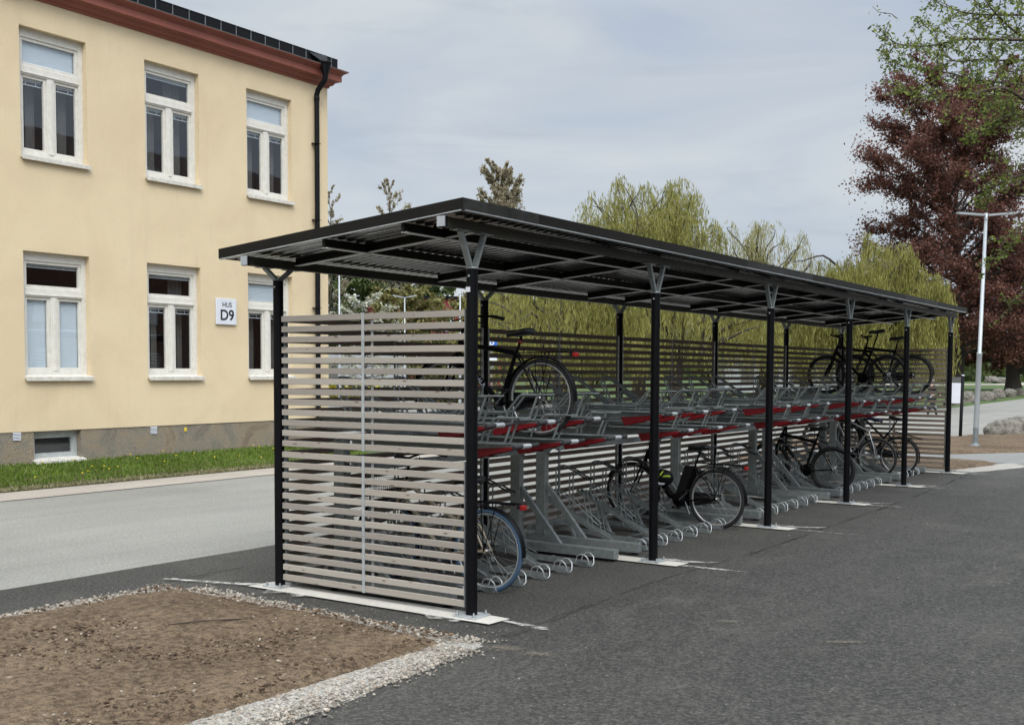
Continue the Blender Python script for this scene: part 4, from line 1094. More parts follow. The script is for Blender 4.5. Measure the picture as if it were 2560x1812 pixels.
m.box(GX-.012, GX, BY0, YC+.10, 8.035, 8.225); m.box(GX-.02, GX+.006, BY0, YC+.1, 8.225, 8.243)
rf = MB(); rf.add([(GX-.03, BY0, 8.16), (GX-.03, YC+.1, 8.16), (-17.8, YC-4.5, 8.9), (-17.8, BY0, 8.9)], [(0, 1, 2, 3)])
rf.add([(GX-.03, YC+.1, 8.16), (BX0, YC+.1, 8.16), (-17.8, YC-4.5, 8.9)], [(0, 1, 2)]); rf.add([(BX0, BY0, 8.16), (BX0, YC+.1, 8.16), (-17.8, YC-4.5, 8.9), (-17.8, BY0, 8.9)], [(0, 1, 2, 3)])
rfo = B(rf, 'roof', M['gutter'])
gt = B(m, 'eave_gutter', M['gutter'])
m = MB(); yv = YC-.09; 
while yv > BY0:
    m.box(GX, GX+.010, yv-.008, yv+.008, 8.045, 8.225); m.lathe((GX+.012, yv, 8.222), [(0, -.012), (.014, -.006), (.014, .006), (0, .012)], 8); yv -= .365
B(m, 'gutter_seams', M['seam'], gt)
# rainwater pipe with hopper
yd = 10.325; dpx = XW+.085
ds = MB().lathe((XW+.33, yd, 0), [(.115, 8.075), (.125, 8.055), (.125, 8.035), (.115, 8.03), (.105, 7.98), (.066, 7.83), (.060, 7.80)], 18)
ds.tube([(XW+.33, yd, 7.83), (XW+.33, yd, 7.77), (XW+.30, yd, 7.69), (XW+.20, yd, 7.60), (XW+.12, yd, 7.53), (dpx, yd, 7.44), (dpx, yd, 7.34)], .054, 14)
ds.tube([(dpx, yd, 7.36), (dpx, yd, .25)], .052, 14); ds.lathe((dpx, yd, 0), [(.057, 7.40), (.060, 7.38), (.060, 7.33), (.056, 7.32)], 14)
ds.prism([(GX+.004, yd-.35, 8.20), (XW+.33, yd-.10, 8.05), (XW+.33, yd+.10, 8.05), (GX+.004, yd+.16, 8.24)], (0, 0, .01))
dso = B(ds, 'rainwater_pipe', M['gutter'])
for z in (6.45, 4.9, 3.1, 1.6):
    m = MB(); m.box(XW, dpx+.06, yd-.085, yd+.058, z-.004, z+.004); m.tube([(dpx-.02, yd-.13, z), (dpx, yd-.05, z)], .006, 5); B(m, 'pipe_clip', M['gutter'], dso)
# windows
def window(y0, y1, z0, z1, top='open', low='open', curtain=None, lamp=False):
    fx = XW-.105                              # front of the outer frame
    o = MB(); w_ = .085; zt = z1-(z1-z0)*.325
    o.box(fx-.06, fx, y0, y0+w_, z0, z1, .004); o.box(fx-.06, fx, y1-w_, y1, z0, z1, .004)
    o.box(fx-.06, fx-.001, y0+w_, y1-w_, z1-.14, z1, .004); o.box(fx-.06, fx-.001, y0+w_, y1-w_, z0, z0+.085, .004)
    o.box(fx-.06, fx+.004, y0+w_, y1-w_, zt-.07, zt+.07, .006); o.box(fx-.03, fx+.020, y0+w_, y1-w_, zt-.045, zt-.020, .003)
    ym = (y0+y1)/2; o.box(fx-.06, fx+.003, ym-.065, ym+.065, z0+.085, zt-.07, .005); o.box(fx-.03, fx+.014, ym-.022, ym+.030, z0+.085, zt-.07, .004)
    fr = B(o, 'window_frame', M['frame'])
    s = MB()                                  # inner sashes
    def sash(a, b_, c, d, t_=.045):
        s.box(fx-.075, fx-.02, a, a+t_, c, d, .003); s.box(fx-.075, fx-.02, b_-t_, b_, c, d, .003)
        s.box(fx-.075, fx-.022, a+t_, b_-t_, c, c+t_*1.15, .003); s.box(fx-.075, fx-.022, a+t_, b_-t_, d-t_, d, .003)
        return (a+t_, b_-t_, c+t_*1.15, d-t_)
    P = [sash(y0+w_, y1-w_, zt+.07, z1-.14), sash(y0+w_, ym-.065, z0+.085, zt-.07), sash(ym+.065, y1-w_, z0+.085, zt-.07)]
    B(s, 'sash', M['frame'], fr)
    for (a, b_, c, d), st_ in zip(P, (top, low, low)):
        B(MB().add([(fx-.05, a, c), (fx-.05, b_, c), (fx-.05, b_, d), (fx-.05, a, d)], [(0, 1, 2, 3)]), 'pane', M['glass'], fr)
        bl = MB(); zz_ = d-.004
        zend = c if st_ == 'blind' else d-(.045 if zt < c else .085)
        if st_ == 'blind':
            while zz_ > zend+.01:
                bl.add([(fx-.088, a, zz_), (fx-.088, b_, zz_), (fx-.080, b_, zz_-.023), (fx-.080, a, zz_-.023)], [(0, 1, 2, 3)]); zz_ -= .0275
            bl.box(fx-.125, fx-.12, a, b_, c, d)
        else:
            bl.box(fx-.104, fx-.085, a, b_, d-.022, d); 
            for yq in (a+(b_-a)*.25, a+(b_-a)*.75): bl.box(fx-.095, fx-.090, yq-.006, yq+.006, zend, d-.02)
            bl.box(fx-.104, fx-.085, a, b_, zend-.012, zend)
            for i in range(3): bl.box(fx-.102, fx-.087, a, b_, d-.030-.006*i-.002, d-.030-.006*i)
        B(bl, 'blind', M['blind'], fr)
        if curtain and st_ != 'blind':
            for (ca, cb) in curtain:
                cm = MB(); A_ = a+(b_-a)*ca; B_ = a+(b_-a)*cb; nn_ = 14; vs = []
                for i in range(nn_+1):
                    yv_ = A_+(B_-A_)*i/nn_; xo = fx-.30+.02*math.sin(i*1.9)
                    vs += [(xo, yv_, c-.1), (xo, yv_, d+.1)]
                cm.add(vs, [(2*i, 2*i+2, 2*i+3, 2*i+1) for i in range(nn_)], True)
                B(cm, 'curtain', M['curtain'], fr)
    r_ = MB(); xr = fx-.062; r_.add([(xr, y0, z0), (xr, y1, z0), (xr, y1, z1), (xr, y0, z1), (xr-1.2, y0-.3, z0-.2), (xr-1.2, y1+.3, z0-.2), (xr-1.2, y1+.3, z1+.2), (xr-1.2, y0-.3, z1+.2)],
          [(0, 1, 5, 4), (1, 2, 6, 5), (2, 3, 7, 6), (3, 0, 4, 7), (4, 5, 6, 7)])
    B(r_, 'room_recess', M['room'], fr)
    k = MB(); k.prism([(XW+.065, y0-.015, z0-.055), (XW+.065, y0-.015, z0-.012), (XW-.11, y0-.015, z0+.022), (XW-.11, y0-.015, z0-.02)], (0, y1-y0+.035, 0)); k.box(XW+.060, XW+.067, y0-.016, y1+.021, z0-.075, z0-.02)
    B(k, 'window_sill', M['sillpaint'], fr)
    return fr
U = (5.20, 7.213); Lw = (1.70, 3.694)
cfg = {5: (('blind', 'open', [(.55, .98)]), ('open', 'blind', None)), 6: (('open', 'open', [(.62, 1.)]), ('open', 'open', [(.68, 1.)])), 7: (('blind', 'open', [(.5, 1.)]), ('blind', 'open', [(.6, 1.)]))}
for i, (a, b_) in enumerate(wy):
    u, l = cfg.get(i, (('open', 'open', None), ('open', 'blind', None)))
    window(a, b_, *U, *u); window(a, b_, *Lw, *l)
for (a, b_, z0, z1) in cell:
    fx = XW-.13; o = MB(); t_ = .06
    for (p, q_, r2, s2) in ((a, a+t_, z0, z1), (b_-t_, b_, z0, z1), (a+t_, b_-t_, z0, z0+t_), (a+t_, b_-t_, z1-t_-.03, z1)): o.box(fx-.05, fx, p, q_, r2, s2, .003)
    for (p, q_, r2, s2) in ((a+t_, a+t_+.035, z0+t_, z1-.09), (b_-t_-.035, b_-t_, z0+t_, z1-.09), (a+.095, b_-.095, z0+t_, z0+t_+.035), (a+.095, b_-.095, z1-.125, z1-.09)): o.box(fx-.06, fx-.012, p, q_, r2, s2)
    fr = B(o, 'window_frame', M['greyframe'])
    B(MB().add([(fx-.04, a, z0), (fx-.04, b_, z0), (fx-.04, b_, z1), (fx-.04, a, z1)], [(0, 1, 2, 3)]), 'pane', M['glass'], fr)
    B(MB().add([(fx-.3, a-.05, z0-.05), (fx-.3, b_+.05, z0-.05), (fx-.3, b_+.05, z1+.05), (fx-.3, a-.05, z1+.05)], [(0, 1, 2, 3)]), 'room_recess', M['curtain'], fr)
    B(MB().prism([(XW+.10, a-.03, z0-.06), (XW+.10, a-.03, z0-.02), (XW-.13, a-.03, z0+.02), (XW-.13, a-.03, z0-.03)], (0, b_-a+.06, 0)), 'window_sill', M['sillpaint'], fr)
for (a, b_, z0, z1) in ((3.571, 3.712, .680, .812), (6.19, 6.334, .672, .808)):
    vm_ = MB()
    for k in range(6):
        zc = z0+(z1-z0)*(k+.5)/6; vm_.prism([(pz+.004, a, zc-.006), (pz+.016, a, zc-.009), (pz+.016, a, zc-.003), (pz+.004, a, zc+.005)], (0, b_-a, 0))
    vo_ = B(vm_, 'air_vent', M['white']); B(MB().box(pz+.001, pz+.003, a, b_, z0, z1), 'vent_hole', M['room'], vo_)
B(MB().box(pz, pz+.018, 6.935, 6.995, .682, .757, .008), 'marker_tag', M['yellow_tag'])
tl = empty('table_lamp', (XW-.42, 4.60, 5.30), 'white table lamp standing inside the upper left window', 'table lamp')
MB().lathe((0, 0, 0), [(.085, .20), (.065, .36), (.062, .36), (.083, .20)], 18).build('lamp_shade', M['lamp_shade'], tl)
MB().lathe((0, 0, 0), [(0, 0), (.06, 0), (.06, .012), (.012, .03), (.012, .22), (0, .22)], 14).build('lamp_stand', M['white'], tl)
# sign on the wall
sg = empty('wall_sign', (XW+.03, 7.926, 2.914), 'white square house number sign on the yellow wall, reading HUS D9', 'sign')
MB().box(-.022, .012, -.245, .245, -.245, .245, .006).build('sign_plate', M['white'], sg)
def tm(y, z): return Matrix.Translation((.0135, y, z))@Matrix(((0, 0, 1, 0), (1, 0, 0, 0), (0, 1, 0, 0), (0, 0, 0, 1)))
text_mesh('lettering', 'HUS', .125, M['text'], sg, tm(.012, .125), .0008, .001)
text_mesh('lettering', 'D9', .275, M['text'], sg, tm(.012, -.075), .0008, .006)

# building across the way: only seen mirrored in the windows
ob = empty('brick_building', (30, 20, 0), 'dark brick building with a brown pitched roof across the way', 'building')
o_ = MB().box(0, 10, -60, 45, 0, 11.2); o_.build('wall', M['opp_wall'], ob)
MB().prism([(-.6, -60, 11.2), (5, -60, 16.6), (10.6, -60, 11.2)], (0, 105, 0)).build('roof', M['opp_roof'], ob)
m = MB()
for k in range(14):
    yk = -55+k*7.3
    for z in (1.2, 4.6, 8.0): m.box(-.05, -.01, yk, yk+1.3, z, z+1.7)
m.build('window', M['white'], ob)
m = MB()
for k in range(7): m.prism([(.3, -50+k*14, 11.9), (2.2, -50+k*14, 14.9), (4, -50+k*14, 14.9)], (0, 2.4, 0))
m.build('dormer', M['galv'], ob)

# ------------------------------------------------------------------ vegetation
def rnd(a, b): return random.uniform(a, b)
def curve_pts(p0, p1, sag, n=7, wob=0.):
    p0 = np.array(p0, float); p1 = np.array(p1, float); out = []
    L = np.linalg.norm(p1-p0); s1, s2 = RNG.normal(size=3)*wob*L, RNG.normal(size=3)*wob*L
    for i in range(n+1):
        t = i/n; p = p0+(p1-p0)*t+np.array([0, 0, sag*4*t*(1-t)])+s1*math.sin(PI*t)+s2*math.sin(2*PI*t)*.5
        out.append(p)
    return out
def willow(px, dist, H, R, label, mat='willow', ntips=70, nstr=20, lo=1.2, seed=1, lw=.055, ll=.22, xs=1., group='weeping willows behind the shelter', dens=1., gap=0.):
    global RNG
    RNG = np.random.default_rng(seed); random.seed(seed)
    g = at(px, 930, dist); bx, by = g[0], g[1]
    root = empty('weeping_willow', (bx, by, 0), label, 'tree', group)
    tr = MB(); th = H*.38
    tr.tube(curve_pts((0, 0, -.1), (rnd(-.5, .5), rnd(-.5, .5), th), 0, 6, .03), [.42, .38, .36, .33, .32, .30, .28], 9)
    C = []; U = []; V = []; br = MB()
    for i in range(ntips):
        a = rnd(0, 2*PI); rr = R*math.sqrt(rnd(.02, 1)); x = rr*math.cos(a)*xs; y = rr*math.sin(a)
        cap = H*(.50+.50*math.sqrt(max(0, 1-(rr/R)**2)))*(1-.10*abs(mnoise.noise(Vector((x*.35, y*.35, seed)))))
        z = cap*rnd(.74, 1.)
        if i < 20:
            br.tube(curve_pts((0, 0, th*.9), (x, y, z), H*.06, 6, .06), [.16, .13, .10, .08, .06, .04, .02], 5)
        else:
            k = rnd(.3, .7); br.tube(curve_pts((x*k*.7, y*k*.7, z*.78), (x, y, z), H*.03, 5, .1), [.05, .045, .04, .03, .02, .012], 4)
        for j in range(int(nstr*rnd(.6, 1.4))):
            sa = rnd(0, 2*PI); sr = rnd(.05, .95)*R*(.26 if gap else .18)
            s0 = np.array([x+sr*.35*math.cos(sa), y+sr*.35*math.sin(sa), z+rnd(-.3, .35)])
            dirx = np.array([math.cos(sa), math.sin(sa)])*sr
            Ls = min(rnd(.12, .55)*H, s0[2]-lo*rnd(.8, 1.6))
            if Ls < .5: continue
            n = int(Ls/(ll*.50)*dens); t = ((np.arange(n)+RNG.uniform(0, 1, n)*.9)/n)**(1.3 if gap else 1.1)
            px_ = s0[0]+dirx[0]*(1-np.exp(-t*3.2))+np.cumsum(RNG.normal(size=n)*.012)
            py_ = s0[1]+dirx[1]*(1-np.exp(-t*3.2))+np.cumsum(RNG.normal(size=n)*.012)
            pz_ = s0[2]+.20*np.sin(np.minimum(t*9, PI))*sr-Ls*t
            P = np.stack([px_, py_, pz_], 1)+RNG.normal(size=(n, 3))*.035
            an = RNG.uniform(0, 2*PI, n); w_ = lw*RNG.uniform(.5, 1.2, n); l_ = ll*.5*RNG.uniform(.6, 1.3, n)
            C.append(P); U.append(np.stack([np.cos(an)*w_, np.sin(an)*w_, RNG.normal(size=n)*w_*.3], 1)*.5)
            tx = RNG.normal(size=n)*.22; ty = RNG.normal(size=n)*.22
            V.append(np.stack([tx*l_, ty*l_, -l_], 1))
    tr.build('trunk', M['bark'], root); br.build('branches', M['bark'], root)
    C = np.concatenate(C); U = np.concatenate(U); V = np.concatenate(V)
    quads_mesh('crown', C, U, V, M[mat], root)
    return root
willow(1600, 62, 13.2, 5.0, 'tall weeping willow rising above the middle of the shelter roof', ntips=112, nstr=20, lo=3.4, seed=3, lw=.048, ll=.28, gap=1)
willow(1410, 55, 8.3, 5.2, 'weeping willow hanging low behind the fence, left of the tall willow', ntips=60, nstr=26, lo=1.0, seed=4, lw=.048, ll=.30)
willow(1690, 53, 7.6, 5.0, 'weeping willow curtain behind the middle of the slatted fence', ntips=60, nstr=26, lo=1.3, seed=5, lw=.048, ll=.30)
willow(1895, 64, 10.9, 3.7, 'small pale weeping willow just right of the tall one, above the roof line', mat='willow_pale', ntips=60, nstr=16, lo=2.4, seed=6, lw=.040, ll=.28, gap=1)
willow(2178, 56, 8.9, 3.75, 'dense yellow-green weeping willow in front of the copper beech', ntips=92, nstr=34, lo=1.1, seed=8, lw=.050, ll=.30)
willow(2020, 60, 8.1, 3.9, 'low weeping willow between the pale willow and the dense one', ntips=50, nstr=22, lo=1.6, seed=9, lw=.045, ll=.30)
willow(1275, 66, 7.2, 3.4, 'small weeping willow at the left end of the row, behind the nearest posts', ntips=40, nstr=22, lo=1.2, seed=10, lw=.045, ll=.30)
# the arching bare limb between the willows
lb = [at(1985, 655, 57), at(2012, 651, 57), at(2040, 641, 57), at(2058, 639, 57), at(2075, 649, 57.), at(2092, 664, 57.5), at(2112, 700, 58), at(2110, 770, 59)]

def broad(px, dist, H, prof, label, mat, name='tree', n1=26, n2=9, n3=26, leaf=.16, seed=1, trunk_r=.35, base=None, z_first=.18, elev=(.1, .7), flat=.35, group=None, cat='tree', fill=1., spray=1.1, tw=.25, xoff=0., n4=0):
    """deciduous tree: trunk, limbs, sub-branches, then leaf sprays along them; prof(h) gives crown radius"""
    global RNG
    RNG = np.random.default_rng(seed); random.seed(seed)
    g = at(px, 930, dist); bx, by = g[0], g[1]
    root = empty(name, (bx, by, 0), label, cat, group)
    tr = MB(); tp = curve_pts((0, 0, -.1), (xoff, rnd(-.3, .3), H*.93), 0, 10, .012)
    tr.tube(tp, [trunk_r*(1.25 if i == 0 else 1-.92*i/10) for i in range(11)], 10)
    br = MB(); C = []; U = []; V = []
    for i in range(n1):
        f = z_first+(.95-z_first)*(i+rnd(0, .9))/n1; k = min(9, int(f/.93*10)); p0 = np.array(tp[k])+(np.array(tp[k+1])-np.array(tp[k]))*(f/.93*10-k)
        a = i*2.399+rnd(-.4, .4); el = elev[0]+(elev[1]-elev[0])*f+rnd(-.12, .12)
        R = prof(f)*H*rnd(.72, 1.08)
        d = np.array([math.cos(a)*math.cos(el), math.sin(a)*math.cos(el), math.sin(el)])
        p1 = p0+d*R/max(math.cos(el), .45); 
        lim = curve_pts(p0, p1, R*.10, 6, .05); r0 = trunk_r*.42*(1-f*.75)
        br.tube(lim, [r0*(1-.85*j/6)+.008 for j in range(7)], 6)
        for j in range(n2):
            u = rnd(.22, 1.); kk = min(5, int(u*6)); q0 = lim[kk]+(lim[kk+1]-lim[kk])*(u*6-kk)
            a2 = a+rnd(-1.35, 1.35); e2 = el*.5+rnd(-.45, .75); L = R*rnd(.18, .42)*(1.15-u*.5)
            q1 = q0+np.array([math.cos(a2)*math.cos(e2), math.sin(a2)*math.cos(e2), math.sin(e2)])*L
            sub = curve_pts(q0, q1, L*.08, 4, .07); br.tube(sub, [max(.008, r0*.28*(1-.8*t_/4)) for t_ in range(5)], 4)
            n = int(n3*rnd(.5, 1.5)*fill)
            if rnd(0, 1) < .10: n = int(n*.25)
            t = RNG.uniform(.1, 1.12, n)[:, None]; P = np.array(q0)+(np.array(q1)-np.array(q0))*t
            S = RNG.normal(size=(n, 3))*np.array([1, 1, flat])*L*.22*spray*(.55+.6*t)
            P = P+S
            s = leaf*RNG.uniform(.55, 1.25, n)[:, None]; nu = rand_unit(n); nv = np.cross(nu, rand_unit(n)); nv /= np.linalg.norm(nv, axis=1)[:, None]+1e-9
            nu[:, 2] *= .6
            C.append(P); U.append(nu*s*.42); V.append(nv*s*.62)
    tr.build('trunk', M['bark'], root); br.build('branches', M['bark'], root)
    quads_mesh('crown', np.concatenate(C), np.concatenate(U), np.concatenate(V), M[mat], root)
    return root
def pf(pts):
    def f(h):
        for i in range(len(pts)-1):
            if h <= pts[i+1][0]:
                a, b_ = pts[i], pts[i+1]; return a[1]+(b_[1]-a[1])*(h-a[0])/(b_[0]-a[0])
        return pts[-1][1]
    return f
broad(2392, 96, 24.3, pf([(0, .30), (.2, .37), (.4, .36), (.6, .33), (.8, .28), (.93, .20), (1, .12)]), 'tall copper beech with dark purple-brown leaves, gaps of sky through its crown',
      'beech', 'copper_beech', n1=90, n2=24, n3=66, leaf=.225, seed=21, trunk_r=.50, z_first=.14, elev=(.0, .85), flat=.75, spray=.95, xoff=-.4)
broad(2535, 122, 15.5, pf([(0, .50), (.2, .56), (.4, .52), (.6, .42), (.8, .28), (1, .1)]), 'low spreading copper beech with a thick short trunk on the lawn',
      'beech2', 'copper_beech', n1=44, n2=17, n3=60, leaf=.42, seed=22, trunk_r=.80, z_first=.13, elev=(-.22, .95), flat=.5, spray=1.15)
broad(1240, 92, 18.6, pf([(0, .12), (.3, .17), (.55, .15), (.8, .10), (1, .03)]), 'tall thin birch above the near end of the shelter roof', 'birch', 'birch_tree',
      n1=60, n2=13, n3=34, leaf=.22, seed=23, trunk_r=.18, z_first=.2, elev=(.5, 1.1), flat=1.4, spray=.95)
broad(970, 88, 17.0, pf([(0, .10), (.3, .15), (.6, .12), (.85, .06), (1, .02)]), 'sparse birch whose tip shows over the roof edge near the house', 'birch', 'birch_tree',
      n1=34, n2=8, n3=20, leaf=.15, seed=24, trunk_r=.10, z_first=.3, elev=(.5, 1.1), flat=1.6, spray=1.0)
broad(826, 88, 16.8, pf([(0, .10), (.3, .12), (.6, .10), (.85, .05), (1, .02)]), 'sparse birch partly hidden by the corner of the yellow building', 'birch', 'birch_tree',
      n1=34, n2=8, n3=20, leaf=.13, seed=25, trunk_r=.10, z_first=.3, elev=(.4, 1.), flat=1.6, spray=1.0)
for i, (px, d, H, lb_) in enumerate(((800, 118, 15.5, 'dark green tree right behind the corner of the yellow building'), (880, 122, 15., 'dark green tree behind the tall lamp post and the blossom'),
                                     (960, 126, 14.5, 'dark green tree behind the double headed lamp'), (1040, 128, 14.2, 'dark green tree left of the red building'), (1330, 130, 10.5, 'dark green tree behind the willow at the left end'),
                                     (1480, 128, 10.5, 'dark green tree seen between the two leftmost willows'), (1800, 124, 9.5, 'dark green tree behind the middle willows'), (2080, 126, 9.0, 'dark green tree between low willow and copper beech'))):
    broad(px, d, H, pf([(0, .30), (.3, .38), (.6, .34), (.85, .2), (1, .08)]), lb_, 'dark_green', 'tree', n1=26, n2=9, n3=34, leaf=.55, seed=30+i, trunk_r=.25, z_first=.06, flat=.8, spray=1.4, group='dark green trees in the background')
broad(1010, 78, 7.2, pf([(0, .36), (.3, .44), (.6, .40), (.85, .25), (1, .1)]), 'olive green bushy tree behind the double headed lamp', 'olive', 'tree', n1=34, n2=11, n3=40, leaf=.26, seed=41, trunk_r=.16, z_first=.08, flat=.9, spray=1.3)
broad(1110, 84, 7.0, pf([(0, .36), (.3, .42), (.6, .38), (.85, .25), (1, .1)]), 'olive green tree in front of the red building', 'olive', 'tree', n1=26, n2=9, n3=30, leaf=.26, seed=42, trunk_r=.16, z_first=.08, flat=.9, spray=1.2)
broad(915, 62, 5.7, pf([(0, .35), (.3, .42), (.6, .40), (.85, .28), (1, .1)]), 'small tree covered in white blossom behind the slatted end screen', 'blossom', 'blossom_tree', n1=22, n2=8, n3=26, leaf=.15, seed=43, trunk_r=.10, z_first=.15, flat=.7, spray=.9, elev=(-.1, .8))
broad(1165, 88, 7.8, pf([(0, .22), (.2, .22), (.6, .12), (1, .01)]), 'narrow dark conifer beside the red building', 'conifer', 'conifer_tree', n1=34, n2=7, n3=24, leaf=.26, seed=44, trunk_r=.14, z_first=.03, flat=.5, elev=(-.2, .1))
broad(1215, 80, 5.6, pf([(0, .34), (.3, .38), (.7, .3), (1, .1)]), 'mid green shrub behind the nearest front post', 'leaf_green', 'shrub', n1=20, n2=8, n3=24, leaf=.2, seed=45, trunk_r=.08, z_first=.05, flat=.8, cat='shrub')
# distant wood closing the park
RNG = np.random.default_rng(77)
n = 16000; px_ = RNG.uniform(600, 3300, n); D = RNG.uniform(250, 300, n)
P = np.stack([at(a, 930, d_) for a, d_ in zip(px_, D)]); hh = 8+5*np.array([mnoise.noise(Vector((p[0]*.05, p[1]*.05, 0))) for p in P])
P[:, 2] = hh*RNG.uniform(0, 1, n)**.8
u_ = rand_unit(n); v_ = np.cross(u_, rand_unit(n)); 
tag(quads_mesh('distant_wood', P, u_*.9, v_*1.1, M['dark_green']), kind='stuff')

# near tree whose leafy branches enter at the top right
def near_tree():
    global RNG
    RNG = np.random.default_rng(5); random.seed(5)
    base = at(3080, 1500, 12.4); base[2] = 0
    root = empty('young_leafed_tree', tuple(base), 'near tree reaching in from the top right with small fresh green leaves on thin branches', 'tree')
    tb = MB(); top = base+np.array([.2, .3, 7.6]); tp = curve_pts(base, top, 0, 8, .02); tb.tube(tp, [.20-.02*i for i in range(9)], 10)
    limbs = [([(2900, 60), (2700, 130), (2560, 92), (2500, 45), (2462, 0), (2430, -70)], 12.2, 1.), ([(2920, 60), (2720, 95), (2560, 100), (2470, 98), (2400, 99), (2340, 113), (2290, 116), (2240, 108), (2212, 88)], 12.0, 1.),
             ([(2930, 250), (2750, 260), (2620, 222), (2490, 205), (2440, 200), (2370, 183), (2290, 170), (2245, 160), (2207, 130)], 12.4, 1.), ([(2930, 300), (2740, 290), (2600, 270), (2510, 222), (2430, 235), (2350, 243), (2290, 232), (2251, 210)], 11.8, .9),
             ([(2900, 60), (2700, 60), (2590, 40), (2500, 38), (2430, 35), (2370, 20), (2320, -5)], 12.6, 1.), ([(2900, 350), (2740, 350), (2640, 300), (2560, 285), (2500, 300), (2450, 330), (2415, 350)], 12.1, .75),
             ([(2900, 350), (2720, 420), (2600, 430), (2530, 445), (2480, 470), (2440, 500)], 12.5, .65), ([(2900, 450), (2700, 540), (2600, 560), (2540, 570), (2500, 620), (2470, 650)], 12.2, .45),
             ([(2920, 150), (2720, 160), (2600, 150), (2520, 152), (2440, 150), (2380, 150), (2330, 85), (2298, 45)], 12.9, .9), ([(2900, 0), (2700, -40), (2600, -50), (2500, -10), (2440, -60)], 12.0, .7),
             ([(2900, 300), (2700, 380), (2600, 360), (2545, 300), (2500, 270), (2460, 262)], 12.8, .8), ([(2900, 500), (2740, 640), (2640, 690), (2570, 720), (2520, 770)], 12.4, .3)]
    br = MB(); C = []; U = []; V = []
    def leaves(p, n, sp):
        P = np.array(p)+RNG.normal(size=(n, 3))*sp; s = .027*RNG.uniform(.55, 1.3, n)[:, None]
        nv = rand_unit(n)*np.array([1, 1, .7])+np.array([0, 0, -.45]); nv /= np.linalg.norm(nv, axis=1)[:, None]
        nu = np.cross(nv, rand_unit(n)); nu /= np.linalg.norm(nu, axis=1)[:, None]+1e-9
        C.append(P+nv*s*.8); U.append(nu*s*.44); V.append(nv*s)
    for pl, d, den in limbs:
        pts = [at(x, y, d+.25*math.sin(i*1.3)) for i, (x, y) in enumerate(pl)]
        kz = min(7, max(1, int((pts[0][2])/7.6*8))); pts = [np.array(tp[kz])]+pts
        n = len(pts); sm = []
        for i in range(n-1):
            for j in range(4):
                t = j/4; p0 = pts[max(i-1, 0)]; p1 = pts[i]; p2 = pts[i+1]; p3 = pts[min(i+2, n-1)]
                sm.append(.5*((2*p1)+(-p0+p2)*t+(2*p0-5*p1+4*p2-p3)*t*t+(-p0+3*p1-3*p2+p3)*t**3))
        sm.append(pts[-1]); N = len(sm)
        br.tube(sm, [.022*(1-i/N)**1.2+.0030 for i in range(N)], 6)
        for i in range(3, N):
            f = i/N
            for _ in range(2): leaves(sm[i]+(sm[i-1]-sm[i])*rnd(0, 1), 2, .024)
            k = 2 if i % 2 else 1
            for _ in range(int(k*den+.7)):
                q0 = sm[i]; dv = (sm[i]-sm[i-1]); dv /= np.linalg.norm(dv)+1e-9
                q = dv*.7+rand_unit(1)[0]*.85+np.array([0, 0, rnd(-.15, .3)]); q /= np.linalg.norm(q); L = rnd(.18, .62)*(1.15-f*.75)
                tw = curve_pts(q0, q0+q*L, -.02, 5, .06); br.tube(tw, [.005, .0045, .004, .0034, .0028, .0022], 4)
                for u in range(1, 6):
                    leaves(tw[u], 2, .020); leaves((tw[u]+tw[u-1])/2, 1, .020)
                if L > .32:
                    for _ in range(1):
                        o = tw[random.randint(1, 4)]; q2 = q*.6+rand_unit(1)[0]*.8; q2 /= np.linalg.norm(q2); t2 = curve_pts(o, o+q2*L*.5, -.01, 3, .05)
                        br.tube(t2, [.0032, .003, .0026, .002], 4)
                        for u in range(1, 4): leaves(t2[u], 3, .018)
    # some free sprays of more distant twigs of the same crown, thicker to the right
    for _ in range(90):
        x = 2620-abs(random.gauss(0, 105)); y = rnd(-80, 470) if x > 2470 else rnd(-80, 330)
        if x < 2380 and y > 250: continue
        q0 = at(x, y, rnd(11.3, 13.6)); q = rand_unit(1)[0]*np.array([1, 1, .6]); q /= np.linalg.norm(q); L = rnd(.2, .5)
        tw = curve_pts(q0, q0+q*L, -.02, 4, .07); br.tube(tw, [.0045, .004, .0035, .003, .002], 4)
        for u in range(5): leaves(tw[u], 2, .024)
    for (mb, nm, mt_) in ((tb, 'trunk', M['bark']), (br, 'branches', M['twig'])):
        mb.v = [tuple(np.array(v)-base) for v in mb.v]; mb.build(nm, mt_, root)
    o = quads_mesh('crown', np.concatenate(C)-base, np.concatenate(U), np.concatenate(V), M['leaf_green'], root)
near_tree()

# grass strip along the building, sloping up to the wall
def strip_z(x): return .02+(.265)*max(0, min(1, (-10.50-x)/1.12))**1.1
m = MB(); nx, ny = 8, 60; vs = []
for i in range(nx+1):
    for j in range(ny+1):
        x = -10.49-1.16*i/nx; y = -14+24.9*j/ny; vs.append((x, y, strip_z(x)+.012*mnoise.noise(Vector((x*3, y*2, 0)))))
m.add(vs, [(i*(ny+1)+j, (i+1)*(ny+1)+j, (i+1)*(ny+1)+j+1, i*(ny+1)+j+1) for i in range(nx) for j in range(ny)], True)
tag(m.build('grass_bank', M['lawn']), kind='structure')
RNG = np.random.default_rng(3)
def blades(name, n, mat, xr, yr, h, pw=1.):
    x = xr[0]+(xr[1]-xr[0])*RNG.uniform(0, 1, n)**pw; y = RNG.uniform(*yr, n)
    z = np.array([strip_z(a) for a in x]); hh = h*RNG.uniform(.5, 1.4, n)
    a = RNG.uniform(0, 2*PI, n); lean = RNG.normal(size=(n, 2))*.35
    C = np.stack([x, y, z+hh*.4], 1); U = np.stack([np.cos(a), np.sin(a), a*0], 1)*.010; V = np.stack([lean[:, 0]*hh*.5, lean[:, 1]*hh*.5, hh*.55], 1)
    return tag(quads_mesh(name, C, U, V, mat), kind='stuff')
